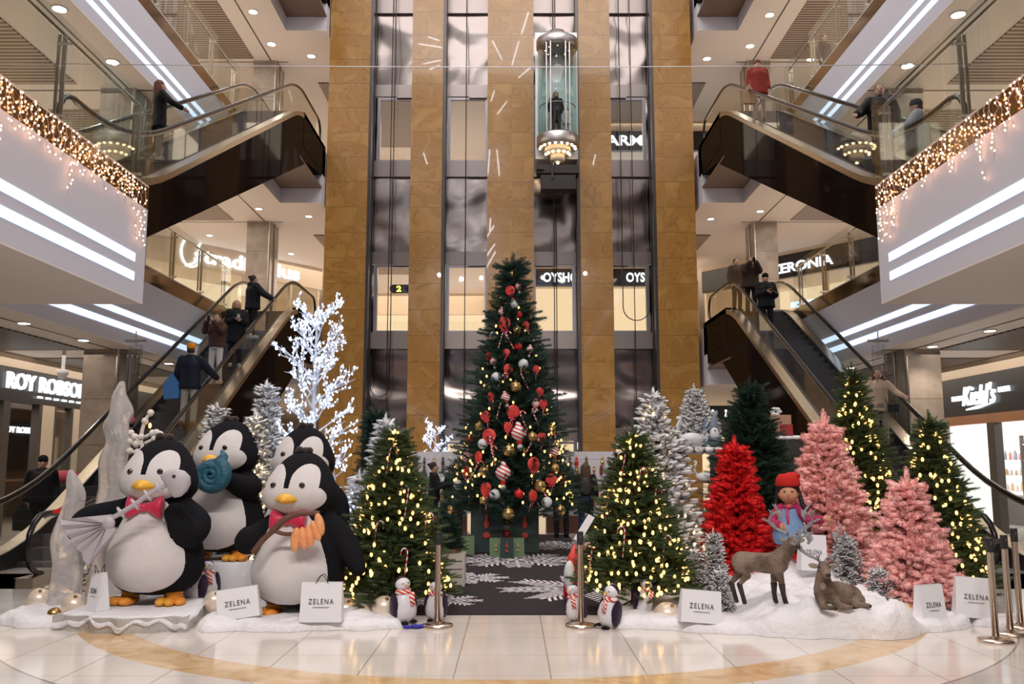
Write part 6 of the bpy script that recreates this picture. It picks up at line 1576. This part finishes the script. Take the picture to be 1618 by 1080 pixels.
# doll
def doll():
    p=at(1255,895,11.35); t=thing('doll_figure','doll in red knitted cap, pink jacket and blue dress on the snow mound','doll figure',(p.x,11.5,.50),-R(16),scale=1.08)
    dm=mat('doll_skin',(.62,.30,.17),.5)
    s=1.0
    b=MB(); b.ell((0,0,.80),(.125,.115,.125),20,14); b.ell((0,-.07,.76),(.07,.06,.055),12,8); b.ell((0,-.118,.795),(.018,.018,.016),8,6)
    for e in (-1,1): b.ell((e*.06,-.075,.765),(.04,.04,.035),10,8)
    limb2(b,[(0,0,.70),(0,0,.62)],[.045,.05]); limb2(b,[(0,0,.6),(0,0,.3)],[.07,.08])
    arms=[[(-.11,0,.60),(-.20,-.06,.46),(-.10,-.19,.42)],[(.11,0,.60),(.22,-.05,.47),(.37,-.12,.50)]]
    for i,a in enumerate(arms):
        limb2(b,a,[.035,.03,.024]); d=(Vector(a[2])-Vector(a[1])).normalized(); P=Vector(a[2]); b.ell(P+d*.03,(.036,.034,.034),10,8)
        sd=Vector((0,0,1)) if i==0 else Vector((0,.4,.9)).normalized()
        for k in range(4): q=P+d*.05+sd*(-.024+.016*k); limb2(b,[q,q+d*.028+Vector((0,-.006,0)),q+d*.04+Vector((0,-.02,-.004))],[.0105,.010,.009],6)
        q=P+d*.02+sd*.035; limb2(b,[q,q+d*.03+Vector((0,-.02,.008))],[.0115,.010],6)
    for e in (-1,1): limb2(b,[(e*.06,0,.3),(e*.07,0,.04)],[.045,.035])
    o=b.build('body',dm,t,True); remesh(o,.009,2)
    b=MB(); b.add(lathe([(.16,.20),(.19,.22),(.20,.30),(.17,.42),(.11,.52),(.09,.60),(.06,.63)],24)); o=b.build('dress',mat('light_blue_denim',(.20,.33,.56),.8,bump=(30,.5)),t,True)
    b=MB(); 
    for a in arms: 
        w_=Vector(a[1])+(Vector(a[2])-Vector(a[1]))*.85; limb2(b,[a[0],a[1],tuple(w_)],[.058,.056,.05],12)
    for e in (-1,1): limb2(b,[(e*.08,.02,.62),(e*.105,.01,.50),(e*.11,.0,.42)],[.055,.05,.045],10)
    limb2(b,[(-.09,.06,.60),(.09,.06,.60)],[.05,.05]); limb2(b,[(-.09,.07,.5),(.09,.07,.5)],[.06,.06]); limb2(b,[(-.09,.07,.42),(.09,.07,.42)],[.06,.06])
    o=b.build('jacket',mat('magenta_felt',(.42,.02,.10),.85,bump=(40,.4)),t,True); remesh(o,.012,2)
    MB().ell((0,.01,.83),(.135,.128,.128),18,12).build('hair',mat('hair_black_doll',(.01,.008,.008),.6),t,True)
    # bring the face forward of the hair
    b=MB(); b.ell((0,-.035,.79),(.108,.105,.108),18,12); b.ell((0,-.135,.775),(.018,.018,.016),8,6); b.build('face',dm,t,True)
    for e in (-1,1): MB().ell((e*.042,-.133,.81),(.016,.008,.010),8,6).build('eye',eye_m,t,True)
    MB().ell((0,-.128,.735),(.028,.008,.008),8,6).build('mouth',lips,t,True)
    b=MB(); b.add(lathe([(.135,.87),(.142,.90),(.13,.97),(.10,1.01),(0,1.02)],22)); b.ell((.05,.02,.99),(.10,.10,.045),12,8); b.build('knitted_cap',mat('red_knit',(.62,.015,.012),.9,bump=(60,.6)),t,True)
    for e in (-1,1):
        b=MB(); P=[(e*.12,.0,.80),(e*.15,-.03,.68),(e*.19,-.04,.54),(e*.21,-.05,.40),(e*.21,-.06,.28)]
        if e<0: P=[(-.12,.02,.80),(-.14,.05,.66),(-.13,.08,.52)]
        for k,q in enumerate(cat(P,4)): b.ell(q,(.028,.028,.034),8,6)
        b.ell(Vector(P[-1])+Vector((0,0,-.03)),(.05,.04,.022),8,6); b.build('braid',mat('hair_black_doll',(.01,.008,.008),.6),t,True)
    b=MB(); b.tube([(-.02,-.10,.62),(-.02,-.14,.50),(-.015,-.15,.42)],.016,6); b.tube([(-.06,-.06,.64),(0,-.10,.63),(.06,-.06,.64)],.018,6); b.build('ribbon',mat('pink_ribbon',(.62,.03,.10),.5),t,True)
    for e in (-1,1): MB().add(tube([(e*.07,0,.22),(e*.07,0,.10)],[.05,.045],10)).build('green_stocking',mat('olive_stocking',(.10,.12,.03),.8),t,True); MB().ell((e*.07,-.04,.05),(.05,.085,.05),10,8).build('red_shoe',redball,t,True)
doll()
# small santa-bearded figure by the right post
p=fl(907,960); t=thing('gnome_figure','white-bearded gnome in red cap peeking left of the right candy cane tree','gnome figure',(p.x-.0,p.y+.25,.014),scale=.8)
MB().lathe([(.14,0),(.16,.2),(.12,.5),(0,.55)],16).build('body',redball,t,True); MB().ell((-.06,-.10,.42),(.09,.07,.24),12,8).build('beard',whb,t,True); MB().add(tube([(0,0,.5),(.0,0,.7),(.04,0,.9)],[.12,.08,.01],12)).build('pointed_cap',redf,t,True)
p=at(922,834,10.1); tag(MB().box(-.04,-.003,-.16,.04,.003,.16).build('paper_tag',paper,None,False,tuple(p),(0,R(32),0)),'white paper tag hanging slantwise at the top of the right barrier post','tag')
# shop furniture at the left
t=thing('clothes_rack','rail of dark hanging clothes in the menswear shop','clothes rack',(-13.6,19.6,0)); r=random.Random(8)
b=MB(); b.tube([(0,0,1.15),(0,3.6,1.15)],.015,6); b.tube([(0,0,0),(0,0,1.15)],.015,6); b.tube([(0,3.6,0),(0,3.6,1.15)],.015,6); b.build('rail',steel,t)
for i in range(26):
    c=r.choice([(.03,.03,.04),(.10,.10,.12),(.2,.2,.22),(.35,.34,.34),(.05,.06,.1)]); y=.15+i*.13
    b=MB(); b.prism([(-.22,0),(.22,0),(.25,.72),(.05,.84),(-.05,.84),(-.25,.72)],y-.035,y+.035,'y'); o=b.build('garment',mat('garment_%.2f'%c[0],c,.8),t,False,(0,0,.28))
t=thing('white_ladder_rack','white ladder-like clothes stand at the entrance of the menswear shop','rack',(-12.9,18.6,0)); b=MB()
for y in (0,.9): b.tube([(0,y,0),(0,y,1.75)],.025,6)
for z in (.3,.75,1.2,1.72): b.tube([(0,0,z),(0,.9,z)],.02,6)
b.build('frame',whb,t); MB().box(-.04,.1,.35,.0,.8,1.65).build('hanging_garment',mat('grey_garment',(.12,.12,.15),.8),t)
for i in range(3):
    y=19.0+i*1.1
    for k in range(3): tag(MB().box(-16.2,y,1.2+k*.07,-15.6,y+.5,1.265+k*.07).build('folded_sweater',mat('fold_%d'%((i+k)%3),((.5,.45,.4),(.1,.1,.12),(.3,.3,.33))[(i+k)%3],.9)),'folded sweater in a pile on the wooden shelf of the menswear shop','sweater','folded sweaters on the wooden shelf')
p=at(104,765,20.0); t=thing('glass_counter','small glass-topped counter behind the left escalator','counter',(p.x,20.,0)); MB().box(-.6,-.3,0,.6,.3,.95).build('cabinet',dwall,t); MB().box(-.65,-.35,.95,.65,.35,1.0).build('glass_top',mat('counter_top',(.45,.42,.38),.15),t)
p=at(104,725,20.0); tag(MB().ell((0,0,0),(.38,.2,.16),14,8).build('pink_cloth',mat('pink_felt',(.55,.08,.13),.8),None,True,(p.x,20.,1.40)),'pink cap lying on dark goods on the glass counter','cap'); tag(MB().ell((0,0,0),(.38,.22,.15),14,8).build('dark_goods',mat('dark_goods',(.02,.02,.025),.7),None,True,(p.x,20.,1.18)),'dark folded goods on the glass counter under the pink cap','goods')
# security camera
p=at(98,592,20.6); t=thing('security_camera','white dome security camera beside the lettering of the menswear shop','camera',tuple(p)); MB().lathe([(0,-.12),(.09,-.08),(.10,0),(.13,.02),(.13,.12),(0,.12)],16).build('dome',whb,t,True); MB().box(-.03,-.03,.1,.03,.03,4.34-p.z).build('mount',whb,t)
for s in (-1,1):
    for k,(px,py) in enumerate(((212,565),(1388,565))):
        if (px<808)!=(s<0): continue
        p=at(px,py,17.5); t=thing('pendant_prism','hanging clear glass prism light near the %s column'%('left' if s<0 else 'right'),'pendant light',tuple(p),group='glass prism pendants')
        for j,(dx,l) in enumerate(((-.1,.5),(0,.62),(.1,.52))): MB().lathe([(.045,-l/2),(.045,l/2)],6).build('glass_prism',glassmat('prism_glass',(.9,.92,.95),.25),t,False,(dx,0,0))
        b=MB(); b.box(-.2,-.04,.32,.2,.04,.36); b.box(-.008,-.008,.36,.008,.008,(4.32 if p.z<4.1 else 10.66)-p.z); b.build('mount',steel,t)
